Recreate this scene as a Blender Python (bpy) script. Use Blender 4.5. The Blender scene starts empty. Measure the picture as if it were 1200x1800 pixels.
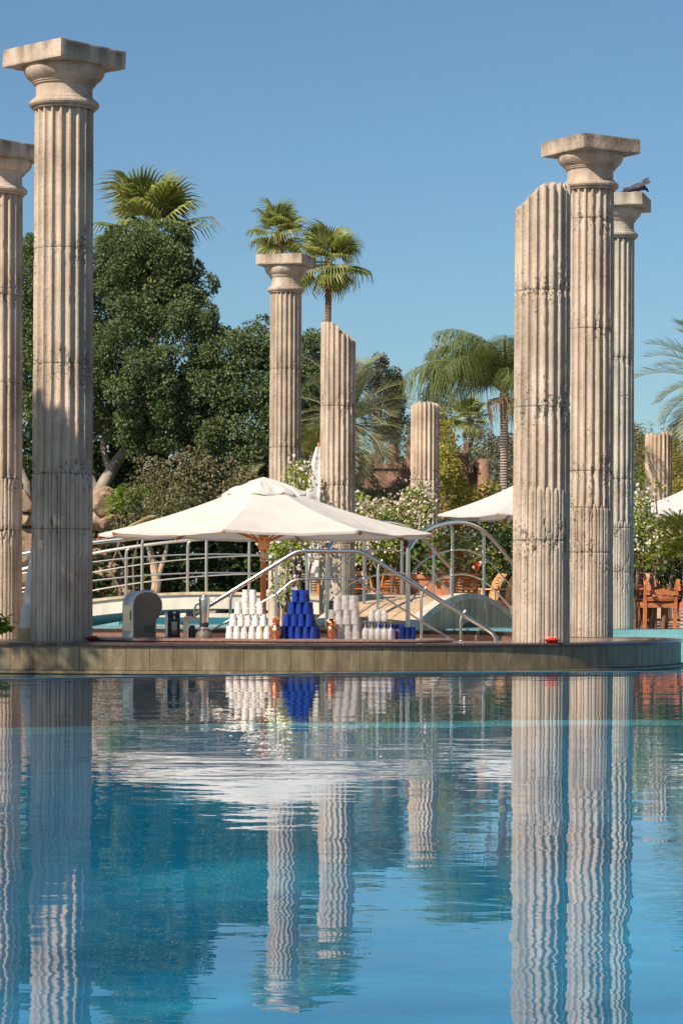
import bpy, math, random
import numpy as np
from mathutils import Vector, Matrix, Euler

# ------------------------------------------------------------------ camera, sky, sun
SC = bpy.context.scene
COL = SC.collection
FPX, CX, HY, CAMZ, ROLL = 4500.0, 600.0, 1045.0, 0.67, 0.0047
camd = bpy.data.cameras.new("camera")
cam = bpy.data.objects.new("camera", camd)
COL.objects.link(cam)
cam.location = (0, 0, CAMZ)
cam.rotation_euler = (math.radians(90), -ROLL, 0)
camd.sensor_fit = 'VERTICAL'
camd.sensor_height = 36
camd.lens = 36 * FPX / 1800
camd.shift_y = (HY - 900) / 1800
camd.clip_end = 3000
SC.camera = cam

SUN_AZ, SUN_EL = math.radians(43), math.radians(40)      # azimuth left of the direction behind the camera
SUN = Vector((-math.sin(SUN_AZ) * math.cos(SUN_EL), -math.cos(SUN_AZ) * math.cos(SUN_EL), math.sin(SUN_EL)))
world = bpy.data.worlds.new("World")
SC.world = world
world.use_nodes = True
wn = world.node_tree.nodes
wl = world.node_tree.links
wn.clear()
wo = wn.new('ShaderNodeOutputWorld')
wb = wn.new('ShaderNodeBackground')
ws = wn.new('ShaderNodeTexSky')
ws.sky_type = 'NISHITA'
ws.sun_disc = False
ws.sun_elevation = SUN_EL
ws.sun_rotation = math.atan2(SUN.x, SUN.y)
ws.air_density = 1.0
ws.dust_density = 0.5
ws.ozone_density = 3.0
wb.inputs['Strength'].default_value = 0.070
wt = wn.new('ShaderNodeMix')
wt.data_type = 'RGBA'
wt.blend_type = 'MULTIPLY'
wt.inputs[0].default_value = 1.0
wt.inputs[7].default_value = (0.77, 0.955, 1.03, 1)
wl.new(ws.outputs[0], wt.inputs[6])
wl.new(wt.outputs[2], wb.inputs[0])
wl.new(wb.outputs[0], wo.inputs[0])
sd = bpy.data.lights.new("sun", 'SUN')
sd.energy = 5.0
sd.angle = math.radians(0.5)
sd.color = (1.0, 0.89, 0.765)
so = bpy.data.objects.new("sun", sd)
COL.objects.link(so)
so.rotation_euler = SUN.to_track_quat('Z', 'Y').to_euler()
SC.view_settings.view_transform = 'Standard'
SC.view_settings.look = 'None'
SC.view_settings.exposure = 0.46
SC.view_settings.gamma = 1
SC.view_settings.use_curve_mapping = False
SC.render.engine = 'CYCLES'
SC.cycles.max_bounces = 6
SC.cycles.transparent_max_bounces = 12

rng = np.random.default_rng(7)
random.seed(7)
PI = math.pi


def P(x, y, d):
    """photo pixel (1200x1800) and distance -> point in the place"""
    dx, dy = x - CX, y - HY
    dx, dy = dx + ROLL * dy, dy - ROLL * dx
    return Vector((dx / FPX * d, d, CAMZ - dy / FPX * d))


# ------------------------------------------------------------------ materials
def nodes(name):
    m = bpy.data.materials.new(name)
    m.use_nodes = True
    nt = m.node_tree
    b = nt.nodes['Principled BSDF']
    return m, nt, b


def N(nt, t, **kw):
    n = nt.nodes.new(t)
    for k, v in kw.items():
        if k in n.inputs:
            n.inputs[k].default_value = v
        else:
            setattr(n, k, v)
    return n


def ramp(nt, fac, stops):
    r = nt.nodes.new('ShaderNodeValToRGB')
    cr = r.color_ramp
    while len(cr.elements) < len(stops):
        cr.elements.new(0.5)
    for e, (p, c) in zip(cr.elements, stops):
        e.position = p
        e.color = (c[0], c[1], c[2], 1)
    nt.links.new(fac, r.inputs[0])
    return r.outputs[0]


def mixc(nt, fac, a, b, mode='MIX'):
    m = nt.nodes.new('ShaderNodeMix')
    m.data_type = 'RGBA'
    m.blend_type = mode
    for sock, v in ((m.inputs[0], fac), (m.inputs[6], a), (m.inputs[7], b)):
        if hasattr(v, 'links') or isinstance(v, bpy.types.NodeSocket):
            nt.links.new(v, sock)
        elif isinstance(v, (int, float)):
            sock.default_value = v
        else:
            sock.default_value = (v[0], v[1], v[2], 1)
    return m.outputs[2]


def wpos(nt, scale=(1, 1, 1)):
    g = nt.nodes.new('ShaderNodeNewGeometry')
    mp = nt.nodes.new('ShaderNodeMapping')
    mp.inputs['Scale'].default_value = scale
    nt.links.new(g.outputs['Position'], mp.inputs[0])
    return mp.outputs[0]


def noise(nt, vec, scale, detail=4, rough=0.55):
    n = N(nt, 'ShaderNodeTexNoise', Scale=scale, Detail=detail, Roughness=rough)
    nt.links.new(vec, n.inputs['Vector'])
    return n.outputs['Fac']


def bump(nt, b, h, dist, strength=1.0, prev=None):
    n = N(nt, 'ShaderNodeBump', Strength=strength, Distance=dist)
    nt.links.new(h, n.inputs['Height'])
    if prev:
        nt.links.new(prev, n.inputs['Normal'])
    if b is not None:
        nt.links.new(n.outputs[0], b.inputs['Normal'])
    return n.outputs[0]


def simple(name, col, rough=0.6, metal=0.0, var=0.15, scale=8, spec=0.4, bm=0.0, streak=None):
    m, nt, b = nodes(name)
    v = wpos(nt, streak or (1, 1, 1))
    n = noise(nt, v, scale)
    c0 = tuple(x * (1 - var) for x in col)
    c1 = tuple(min(1, x * (1 + var)) for x in col)
    nt.links.new(ramp(nt, n, [(0.3, c0), (0.7, c1)]), b.inputs['Base Color'])
    b.inputs['Roughness'].default_value = rough
    b.inputs['Metallic'].default_value = metal
    b.inputs['Specular IOR Level'].default_value = spec
    if bm:
        bump(nt, b, noise(nt, v, scale * 6), bm)
    return m


def stone_mat(name, lo, mid, hi, stain=0.5, dark=(0.10, 0.08, 0.06)):
    m, nt, b = nodes(name)
    v = wpos(nt)
    vs = wpos(nt, (1, 1, 0.16))
    base = ramp(nt, noise(nt, v, 1.6, 8, 0.62), [(0.28, lo), (0.5, mid), (0.74, hi)])
    st = ramp(nt, noise(nt, vs, 5.5, 6, 0.6), [(0.42, (1, 1, 1)), (0.50, (0.8, 0.8, 0.8)), (0.72, (0.28, 0.27, 0.26))])
    c = mixc(nt, stain, base, st, 'MULTIPLY')
    grain = ramp(nt, noise(nt, v, 70, 3), [(0.30, (0.6, 0.6, 0.6)), (0.55, (1, 1, 1))])
    c = mixc(nt, 0.55, c, grain, 'MULTIPLY')
    vo = N(nt, 'ShaderNodeTexVoronoi', Scale=34.0)
    dn = N(nt, 'ShaderNodeTexNoise', Scale=18.0, Detail=3.0)
    nt.links.new(v, dn.inputs['Vector'])
    nt.links.new(mixc(nt, 0.09, v, dn.outputs['Color']), vo.inputs['Vector'])
    zn = N(nt, 'ShaderNodeAttribute', attribute_name='zone')
    ms = nt.nodes.new('ShaderNodeMath'); ms.operation = 'MULTIPLY_ADD'
    nt.links.new(zn.outputs['Fac'], ms.inputs[0]); ms.inputs[1].default_value = 0.42
    nt.links.new(noise(nt, v, 3.4, 4), ms.inputs[2])
    msk = ms.outputs[0]
    pit = nt.nodes.new('ShaderNodeMath'); pit.operation = 'MULTIPLY'
    a = ramp(nt, vo.outputs['Distance'], [(0.18, (1, 1, 1)), (0.42, (0, 0, 0))])
    b2 = ramp(nt, msk, [(0.60, (0, 0, 0)), (0.76, (1, 1, 1))])
    nt.links.new(a, pit.inputs[0]); nt.links.new(b2, pit.inputs[1])
    c = mixc(nt, pit.outputs[0], c, mixc(nt, 0.8, c, dark))
    at = N(nt, 'ShaderNodeAttribute', attribute_name='dirt')
    c = mixc(nt, at.outputs['Fac'], c, mixc(nt, 0.72, c, dark))
    nt.links.new(c, b.inputs['Base Color'])
    b.inputs['Roughness'].default_value = 0.88
    b.inputs['Specular IOR Level'].default_value = 0.25
    inv = nt.nodes.new('ShaderNodeMath'); inv.operation = 'MULTIPLY_ADD'
    nt.links.new(pit.outputs[0], inv.inputs[0]); inv.inputs[1].default_value = -1.0
    nt.links.new(noise(nt, v, 22, 6, 0.65), inv.inputs[2])
    bump(nt, b, inv.outputs[0], 0.012, 0.9)
    return m


M = {}
M['stone'] = stone_mat('weathered_travertine', (0.37, 0.28, 0.205), (0.54, 0.43, 0.325), (0.65, 0.55, 0.44), 0.6)
M['stone2'] = stone_mat('pale_travertine', (0.42, 0.31, 0.22), (0.58, 0.46, 0.34), (0.68, 0.57, 0.44), 0.45)
M['stone_green'] = stone_mat('greenish_travertine', (0.34, 0.31, 0.25), (0.50, 0.45, 0.36), (0.60, 0.55, 0.45), 0.5)  # greyer, slightly greener tone over the whole stone
M['rock'] = stone_mat('rockery_sandstone', (0.22, 0.13, 0.08), (0.36, 0.24, 0.155), (0.50, 0.38, 0.27), 0.5)
M['adobe'] = stone_mat('red_adobe', (0.22, 0.12, 0.08), (0.36, 0.20, 0.135), (0.46, 0.29, 0.20), 0.3)
M['adobe_pink'] = stone_mat('pink_adobe', (0.34, 0.20, 0.145), (0.45, 0.29, 0.22), (0.52, 0.36, 0.28), 0.3)


def slate():
    m, nt, b = nodes('green_slate_tile')
    v = wpos(nt, (1, 1, 0.25))
    v2 = wpos(nt)
    c = ramp(nt, noise(nt, v, 9, 8, 0.65), [(0.25, (0.085, 0.058, 0.028)), (0.5, (0.165, 0.122, 0.065)), (0.78, (0.29, 0.235, 0.14))])
    oi = nt.nodes.new('ShaderNodeObjectInfo')
    tint = ramp(nt, oi.outputs['Random'], [(0, (0.86, 0.83, 0.78)), (0.5, (1, 1, 1)), (1, (0.9, 1.0, 0.94))])
    c = mixc(nt, 1.0, c, tint, 'MULTIPLY')
    lime = ramp(nt, noise(nt, wpos(nt, (3, 3, .3)), 14, 5, 0.7), [(0.62, (0, 0, 0)), (0.75, (1, 1, 1))])
    c = mixc(nt, lime, c, (0.34, 0.32, 0.26))
    nt.links.new(c, b.inputs['Base Color'])
    b.inputs['Roughness'].default_value = 0.5
    bump(nt, b, noise(nt, v2, 30, 5), 0.004)
    return m


M['slate'] = slate()


def granite(name, a, bb, rough=0.22):
    m, nt, b = nodes(name)
    v = wpos(nt)
    c = ramp(nt, noise(nt, v, 90, 2, 0.8), [(0.35, tuple(x * 0.45 for x in a)), (0.5, a), (0.66, bb)])
    w = ramp(nt, noise(nt, v, 2.5, 4), [(0.3, (0.8, 0.8, 0.8)), (0.7, (1, 1, 1))])
    nt.links.new(mixc(nt, 1, c, w, 'MULTIPLY'), b.inputs['Base Color'])
    b.inputs['Roughness'].default_value = rough
    b.inputs['Specular IOR Level'].default_value = 0.6
    return m


M['granite'] = granite('pink_granite', (0.30, 0.165, 0.115), (0.46, 0.31, 0.235), 0.2)
M['granite_dark'] = granite('dark_red_granite', (0.065, 0.038, 0.028), (0.13, 0.078, 0.06), 0.14)
M['limestone'] = simple('bridge_render', (0.60, 0.54, 0.43), 0.85, var=0.22, scale=3, bm=0.004, streak=(1, 1, 0.3))
M['greenwall'] = simple('mossy_render', (0.56, 0.43, 0.27), 0.85, var=0.35, scale=4, bm=0.004, streak=(1, 1, 0.2))
M['paver'] = simple('sandstone_paver', (0.52, 0.37, 0.22), 0.85, var=0.25, scale=5, bm=0.004)
M['steel'] = simple('brushed_steel', (0.74, 0.68, 0.60), 0.36, 1.0, var=0.06, scale=5)
M['chrome'] = simple('polished_steel', (0.70, 0.63, 0.55), 0.26, 1.0, var=0.05, scale=4)
M['teak'] = simple('oiled_teak', (0.64, 0.23, 0.08), 0.5, var=0.35, scale=9, streak=(1, 1, 6))
M['teak_light'] = simple('sunbleached_teak', (0.68, 0.36, 0.17), 0.55, var=0.3, scale=9, streak=(1, 1, 6))
M['teak_dark'] = simple('dark_red_teak', (0.46, 0.15, 0.06), 0.45, var=0.35, scale=9, streak=(1, 1, 6))
M['polewood'] = simple('parasol_pole_wood', (0.45, 0.16, 0.045), 0.4, var=0.3, scale=6, streak=(4, 4, 0.6))
M['terracotta'] = simple('terracotta', (0.52, 0.20, 0.10), 0.8, var=0.16, scale=6, bm=0.003)
M['black'] = simple('black_plastic', (0.018, 0.018, 0.02), 0.35, var=0.2, scale=5)
M['grey'] = simple('dark_grey_plastic', (0.135, 0.11, 0.08), 0.55, var=0.1, scale=5)
M['beige'] = simple('beige_plastic', (0.52, 0.44, 0.35), 0.45, var=0.08, scale=5)
M['ivory'] = simple('ivory_ceramic', (0.62, 0.52, 0.38), 0.5, var=0.15, scale=30)
M['cushion'] = simple('black_cushion', (0.025, 0.025, 0.035), 0.9, var=0.3, scale=20)
M['blue_cloth'] = simple('violet_blue_cloth', (0.10, 0.09, 0.42), 0.85, var=0.2, scale=20)
M['copper'] = simple('hammered_copper', (0.72, 0.30, 0.16), 0.22, 1.0, var=0.12, scale=30, bm=0.002)
M['red'] = simple('red_glazed_bowl', (0.62, 0.022, 0.012), 0.25, var=0.1, scale=10)
M['darkred'] = simple('dark_red_glazed_bowl', (0.18, 0.015, 0.012), 0.25, var=0.1, scale=10)
M['bark'] = simple('ficus_bark', (0.27, 0.23, 0.18), 0.9, var=0.45, scale=3, bm=0.01)
M['bark_dark'] = simple('dark_bark', (0.16, 0.10, 0.065), 0.9, var=0.4, scale=8, bm=0.01)
M['twig'] = simple('dry_twig', (0.40, 0.28, 0.18), 0.9, var=0.35, scale=8)
M['pigeon'] = simple('pigeon_feather', (0.045, 0.045, 0.058), 0.6, var=0.4, scale=18)
M['pigeon2'] = simple('pigeon_wing', (0.10, 0.10, 0.12), 0.6, var=0.5, scale=25)
M['ground'] = simple('sandy_ground', (0.33, 0.24, 0.17), 0.95, var=0.3, scale=0.8, bm=0.02)
M['soil'] = simple('soil', (0.10, 0.065, 0.04), 0.95, var=0.3, scale=6, bm=0.01)


def palmbark(name, a, b_):
    m, nt, b = nodes(name)
    w = N(nt, 'ShaderNodeTexWave', Scale=5.5, Distortion=1.6, Detail=3.0)
    w.bands_direction = 'Z'
    nt.links.new(wpos(nt), w.inputs['Vector'])
    c = ramp(nt, w.outputs['Fac'], [(0.1, a), (0.5, b_)])
    nt.links.new(c, b.inputs['Base Color'])
    b.inputs['Roughness'].default_value = 0.9
    bump(nt, b, w.outputs['Fac'], 0.02)
    return m


M['palmbark'] = palmbark('palm_bark', (0.17, 0.13, 0.10), (0.36, 0.30, 0.24))
M['palmbark_red'] = palmbark('red_palm_bark', (0.15, 0.07, 0.045), (0.30, 0.16, 0.10))


def canvas(name, col):
    m, nt, b = nodes(name)
    v = wpos(nt)
    c = ramp(nt, noise(nt, v, 2.2, 5), [(0.3, tuple(x * 0.88 for x in col)), (0.65, col)])
    fine = ramp(nt, noise(nt, v, 160, 2), [(0.3, (0.93, 0.93, 0.93)), (0.6, (1, 1, 1))])
    c = mixc(nt, 1, c, fine, 'MULTIPLY')
    nt.links.new(c, b.inputs['Base Color'])
    b.inputs['Roughness'].default_value = 0.9
    b.inputs['Specular IOR Level'].default_value = 0.15
    bump(nt, b, noise(nt, wpos(nt, (1, 1, 3.5)), 3.2, 5), 0.022, 0.9)
    tr = nt.nodes.new('ShaderNodeBsdfTranslucent')
    nt.links.new(c, tr.inputs[0])
    mx = nt.nodes.new('ShaderNodeMixShader')
    mx.inputs[0].default_value = 0.22
    nt.links.new(b.outputs[0], mx.inputs[1]); nt.links.new(tr.outputs[0], mx.inputs[2])
    nt.links.new(mx.outputs[0], nt.nodes['Material Output'].inputs[0])
    return m


M['canvas'] = canvas('cream_canvas', (0.78, 0.735, 0.67))
M['canvas_white'] = canvas('white_canvas', (0.70, 0.68, 0.64))
M['canvas_yellow'] = canvas('stained_canvas', (0.62, 0.45, 0.22))


def leafmat(name, stops, rough=0.5, trans=0.25, spec=0.35):
    m, nt, b = nodes(name)
    at = N(nt, 'ShaderNodeAttribute', attribute_name='rnd')
    c = ramp(nt, at.outputs['Fac'], stops)
    nt.links.new(c, b.inputs['Base Color'])
    b.inputs['Roughness'].default_value = rough
    b.inputs['Specular IOR Level'].default_value = spec
    tr = nt.nodes.new('ShaderNodeBsdfTranslucent')
    bright = mixc(nt, 1.0, c, (1.5, 1.5, 0.8), 'MULTIPLY')
    nt.links.new(bright, tr.inputs[0])
    mx = nt.nodes.new('ShaderNodeMixShader')
    mx.inputs[0].default_value = trans
    nt.links.new(b.outputs[0], mx.inputs[1]); nt.links.new(tr.outputs[0], mx.inputs[2])
    nt.links.new(mx.outputs[0], nt.nodes['Material Output'].inputs[0])
    return m


M['l_ficus'] = leafmat('ficus_leaf', [(0, (0.06, 0.09, 0.034)), (0.5, (0.105, 0.145, 0.058)), (1, (0.19, 0.235, 0.10))], 0.6, 0.22, 0.25)
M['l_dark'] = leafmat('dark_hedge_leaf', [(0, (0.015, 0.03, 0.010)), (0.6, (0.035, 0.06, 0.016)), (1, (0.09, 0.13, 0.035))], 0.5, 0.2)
M['l_olive'] = leafmat('olive_shrub_leaf', [(0, (0.08, 0.085, 0.03)), (0.5, (0.18, 0.17, 0.07)), (1, (0.31, 0.27, 0.13))], 0.6, 0.25)
M['l_dry'] = leafmat('dry_shrub_leaf', [(0, (0.07, 0.075, 0.03)), (0.55, (0.15, 0.14, 0.065)), (1, (0.40, 0.33, 0.21))], 0.8, 0.2)
M['l_yellow'] = leafmat('yellow_green_leaf', [(0, (0.14, 0.15, 0.025)), (0.5, (0.30, 0.27, 0.055)), (1, (0.50, 0.42, 0.10))], 0.5, 0.35)
M['l_bright'] = leafmat('bright_green_leaf', [(0, (0.07, 0.12, 0.02)), (0.5, (0.20, 0.27, 0.04)), (1, (0.42, 0.48, 0.09))], 0.45, 0.4)
M['l_geran'] = leafmat('geranium_leaf', [(0, (0.04, 0.09, 0.02)), (0.5, (0.09, 0.17, 0.035)), (1, (0.18, 0.27, 0.06))], 0.5, 0.25)
M['l_palm'] = leafmat('washingtonia_leaf', [(0, (0.09, 0.12, 0.03)), (0.5, (0.22, 0.26, 0.075)), (1, (0.46, 0.44, 0.18))], 0.45, 0.3)
M['l_queen'] = leafmat('queen_palm_leaf', [(0, (0.07, 0.10, 0.035)), (0.5, (0.15, 0.19, 0.06)), (1, (0.28, 0.30, 0.11))], 0.45, 0.3)
M['l_date'] = leafmat('silver_date_leaf', [(0, (0.13, 0.15, 0.085)), (0.5, (0.26, 0.28, 0.16)), (1, (0.42, 0.41, 0.26))], 0.5, 0.2)
M['l_cycad'] = leafmat('cycad_leaf', [(0, (0.07, 0.10, 0.02)), (0.5, (0.17, 0.18, 0.03)), (1, (0.36, 0.32, 0.08))], 0.35, 0.25, 0.6)
M['l_grey'] = leafmat('grey_olive_leaf', [(0, (0.07, 0.08, 0.045)), (0.5, (0.14, 0.15, 0.09)), (1, (0.24, 0.24, 0.16))], 0.6, 0.2)
M['l_cypress'] = leafmat('cypress_leaf', [(0, (0.025, 0.035, 0.015)), (0.5, (0.06, 0.07, 0.03)), (1, (0.13, 0.12, 0.055))], 0.7, 0.15)
M['f_white'] = leafmat('white_bract', [(0, (0.55, 0.42, 0.38)), (0.5, (0.72, 0.62, 0.56)), (1, (0.82, 0.76, 0.70))], 0.8, 0.35, 0.1)
M['f_pink'] = leafmat('pink_petal', [(0, (0.55, 0.02, 0.10)), (1, (0.80, 0.06, 0.20))], 0.7, 0.3, 0.1)
M['f_red'] = leafmat('red_petal', [(0, (0.55, 0.03, 0.01)), (1, (0.80, 0.10, 0.03))], 0.7, 0.3, 0.1)


M['steel_front'] = simple('dull_steel_sheet', (0.74, 0.68, 0.60), 0.45, 0.4, var=0.25, scale=7)


def glassy(name, col, rough, alpha):
    m, nt, b = nodes(name)
    v = wpos(nt)
    c = ramp(nt, noise(nt, v, 25), [(0.3, tuple(x * 0.8 for x in col)), (0.7, col)])
    nt.links.new(c, b.inputs['Base Color'])
    b.inputs['Roughness'].default_value = rough
    b.inputs['Specular IOR Level'].default_value = 0.6
    tr = nt.nodes.new('ShaderNodeBsdfTransparent')
    nt.links.new(c, tr.inputs[0])
    mx = nt.nodes.new('ShaderNodeMixShader')
    mx.inputs[0].default_value = alpha
    nt.links.new(b.outputs[0], mx.inputs[1]); nt.links.new(tr.outputs[0], mx.inputs[2])
    nt.links.new(mx.outputs[0], nt.nodes['Material Output'].inputs[0])
    return m


M['cup_white'] = simple('white_plastic_cup', (0.72, 0.66, 0.59), 0.35, var=0.05, scale=10)
M['cup_blue'] = glassy('cobalt_blue_plastic', (0.015, 0.05, 0.36), 0.12, 0.25)
M['cup_navy'] = glassy('navy_glass', (0.010, 0.025, 0.16), 0.1, 0.2)
M['cup_violet'] = glassy('violet_glass', (0.22, 0.15, 0.30), 0.12, 0.35)
M['cup_clear'] = glassy('frosted_clear_plastic', (0.88, 0.84, 0.82), 0.12, 0.62)
M['wineglass'] = glassy('dusty_clear_glass', (0.86, 0.81, 0.77), 0.08, 0.55)


def tilemat(name, c0, c1, grout, scale):
    m, nt, b = nodes(name)
    v = wpos(nt)
    br = N(nt, 'ShaderNodeTexBrick', Scale=scale)
    br.offset = 0.0
    br.inputs['Color1'].default_value = (*c0, 1)
    br.inputs['Color2'].default_value = (*c1, 1)
    br.inputs['Mortar'].default_value = (*grout, 1)
    br.inputs['Mortar Size'].default_value = 0.012
    br.inputs['Brick Width'].default_value = 0.25
    mp = nt.nodes.new('ShaderNodeMapping')
    mp.inputs['Rotation'].default_value = (math.radians(90), 0, 0)
    nt.links.new(v, mp.inputs[0])
    nt.links.new(mp.outputs[0], br.inputs['Vector'])
    blot = ramp(nt, noise(nt, v, 0.7, 5), [(0.3, (0.78, 0.78, 0.78)), (0.7, (1, 1, 1))])
    nt.links.new(mixc(nt, 1, br.outputs['Color'], blot, 'MULTIPLY'), b.inputs['Base Color'])
    b.inputs['Roughness'].default_value = 0.3
    return m


M['tile_blue'] = tilemat('deep_blue_pool_tile', (0.015, 0.22, 0.42), (0.02, 0.26, 0.46), (0.04, 0.28, 0.45), 1.0)
M['tile_aqua'] = tilemat('turquoise_pool_tile', (0.15, 0.40, 0.41), (0.20, 0.44, 0.45), (0.27, 0.46, 0.46), 2.0)
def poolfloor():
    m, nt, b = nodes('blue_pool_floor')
    c = ramp(nt, noise(nt, wpos(nt, (0.22, 0.22, 2.2)), 1.1, 3), [(0.34, (0.0, 0.15, 0.27)), (0.50, (0.0, 0.22, 0.37)), (0.57, (0.002, 0.25, 0.42)), (0.68, (0.02, 0.42, 0.58))])  # palest stops paint streaks of caustic light into the floor colour
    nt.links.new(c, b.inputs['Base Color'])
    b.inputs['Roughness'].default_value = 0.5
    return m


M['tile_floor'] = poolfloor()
M['edge_tile'] = simple('wet_edge_tile', (0.010, 0.10, 0.17), 0.3, var=0.3, scale=2)
M['tile_teal'] = simple('teal_pool_floor', (0.02, 0.15, 0.20), 0.5, var=0.3, scale=1)
M['tile_ledge'] = simple('pale_turquoise_step', (0.10, 0.42, 0.52), 0.5, var=0.7, scale=1.3, streak=(0.35, 1, 1))


def water(name, tint, slope1, slope2):
    m, nt, b = nodes(name)
    nt.nodes.remove(b)
    v = wpos(nt, (1, 1, 1))
    n1 = noise(nt, wpos(nt, (0.7, 1.0, 1)), 1.5, 2, 0.5)
    n2 = noise(nt, wpos(nt, (0.75, 1.0, 1)), 9.0, 2, 0.5)
    b1 = bump(nt, None, n1, slope1)
    b2 = bump(nt, None, n2, slope2, 1.0, b1)
    # reflectance of water by angle (Schlick), the same from above and below
    ge = nt.nodes.new('ShaderNodeNewGeometry')
    dt = nt.nodes.new('ShaderNodeVectorMath'); dt.operation = 'DOT_PRODUCT'
    nt.links.new(ge.outputs['Incoming'], dt.inputs[0]); nt.links.new(b2, dt.inputs[1])
    def mth(op, a, b=None, clamp=False):
        q = nt.nodes.new('ShaderNodeMath'); q.operation = op; q.use_clamp = clamp
        for s_, v_ in ((q.inputs[0], a), (q.inputs[1], b)):
            if v_ is None: continue
            if isinstance(v_, (int, float)): s_.default_value = v_
            else: nt.links.new(v_, s_)
        return q.outputs[0]
    ab = mth('ABSOLUTE', dt.outputs['Value'])
    om = mth('SUBTRACT', 1.0, ab, True)
    p5 = mth('POWER', om, 5.0)
    fr0 = mth('MULTIPLY', p5, 0.92)
    class _F: outputs = [mth('ADD', fr0, 0.02, True)]
    fr = _F
    gl = nt.nodes.new('ShaderNodeBsdfGlossy')
    gl.inputs['Roughness'].default_value = 0.0
    gl.inputs['Color'].default_value = (1, 1, 1, 1)
    nt.links.new(b2, gl.inputs['Normal'])
    tr = nt.nodes.new('ShaderNodeBsdfTransparent')
    tr.inputs['Color'].default_value = (*tint, 1)
    mx = nt.nodes.new('ShaderNodeMixShader')
    nt.links.new(fr.outputs[0], mx.inputs[0])
    nt.links.new(tr.outputs[0], mx.inputs[1]); nt.links.new(gl.outputs[0], mx.inputs[2])
    nt.links.new(mx.outputs[0], nt.nodes['Material Output'].inputs[0])
    return m


M['water'] = water('pool_water', (0.60, 0.97, 0.97), 0.0038, 0.00062)
M['water2'] = water('still_water', (0.50, 0.82, 0.92), 0.002, 0.0006)


# ------------------------------------------------------------------ mesh helpers
def mesh_np(name, V, F, mat, attr=None, smooth=False, dirt=None, zone=None):
    """V (n,3) array, F (m,k) array of equal-sided faces"""
    me = bpy.data.meshes.new(name)
    V = np.asarray(V, dtype=np.float32)
    F = np.asarray(F, dtype=np.int32)
    me.vertices.add(len(V)); me.vertices.foreach_set('co', V.ravel())
    k = F.shape[1]
    me.loops.add(F.size); me.loops.foreach_set('vertex_index', F.ravel())
    me.polygons.add(len(F))
    me.polygons.foreach_set('loop_start', np.arange(0, F.size, k, dtype=np.int32))
    me.polygons.foreach_set('loop_total', np.full(len(F), k, dtype=np.int32))
    me.update(calc_edges=True)
    if smooth:
        me.polygons.foreach_set('use_smooth', np.ones(len(F), dtype=bool))
    if attr is not None:
        a = me.attributes.new('rnd', 'FLOAT', 'POINT'); a.data.foreach_set('value', np.asarray(attr, dtype=np.float32))
    if dirt is not None:
        a = me.attributes.new('dirt', 'FLOAT', 'POINT'); a.data.foreach_set('value', np.asarray(dirt, dtype=np.float32))
    if zone is not None:
        a = me.attributes.new('zone', 'FLOAT', 'POINT'); a.data.foreach_set('value', np.asarray(zone, dtype=np.float32))
    me.materials.append(mat)
    return me


def link(name, data, parent=None, loc=None, rot=None):
    o = bpy.data.objects.new(name, data)
    COL.objects.link(o)
    if parent is not None:
        o.parent = parent
    if loc is not None:
        o.location = loc
    if rot is not None:
        o.rotation_euler = rot
    return o


def tag(o, label=None, cat=None, group=None, kind=None):
    if label: o['label'] = label
    if cat: o['category'] = cat
    if group: o['group'] = group
    if kind: o['kind'] = kind
    return o


def thing(name, label, cat, loc=(0, 0, 0), rotz=0.0, group=None):
    return tag(link(name, None, None, loc, (0, 0, rotz)), label, cat, group)


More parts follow.
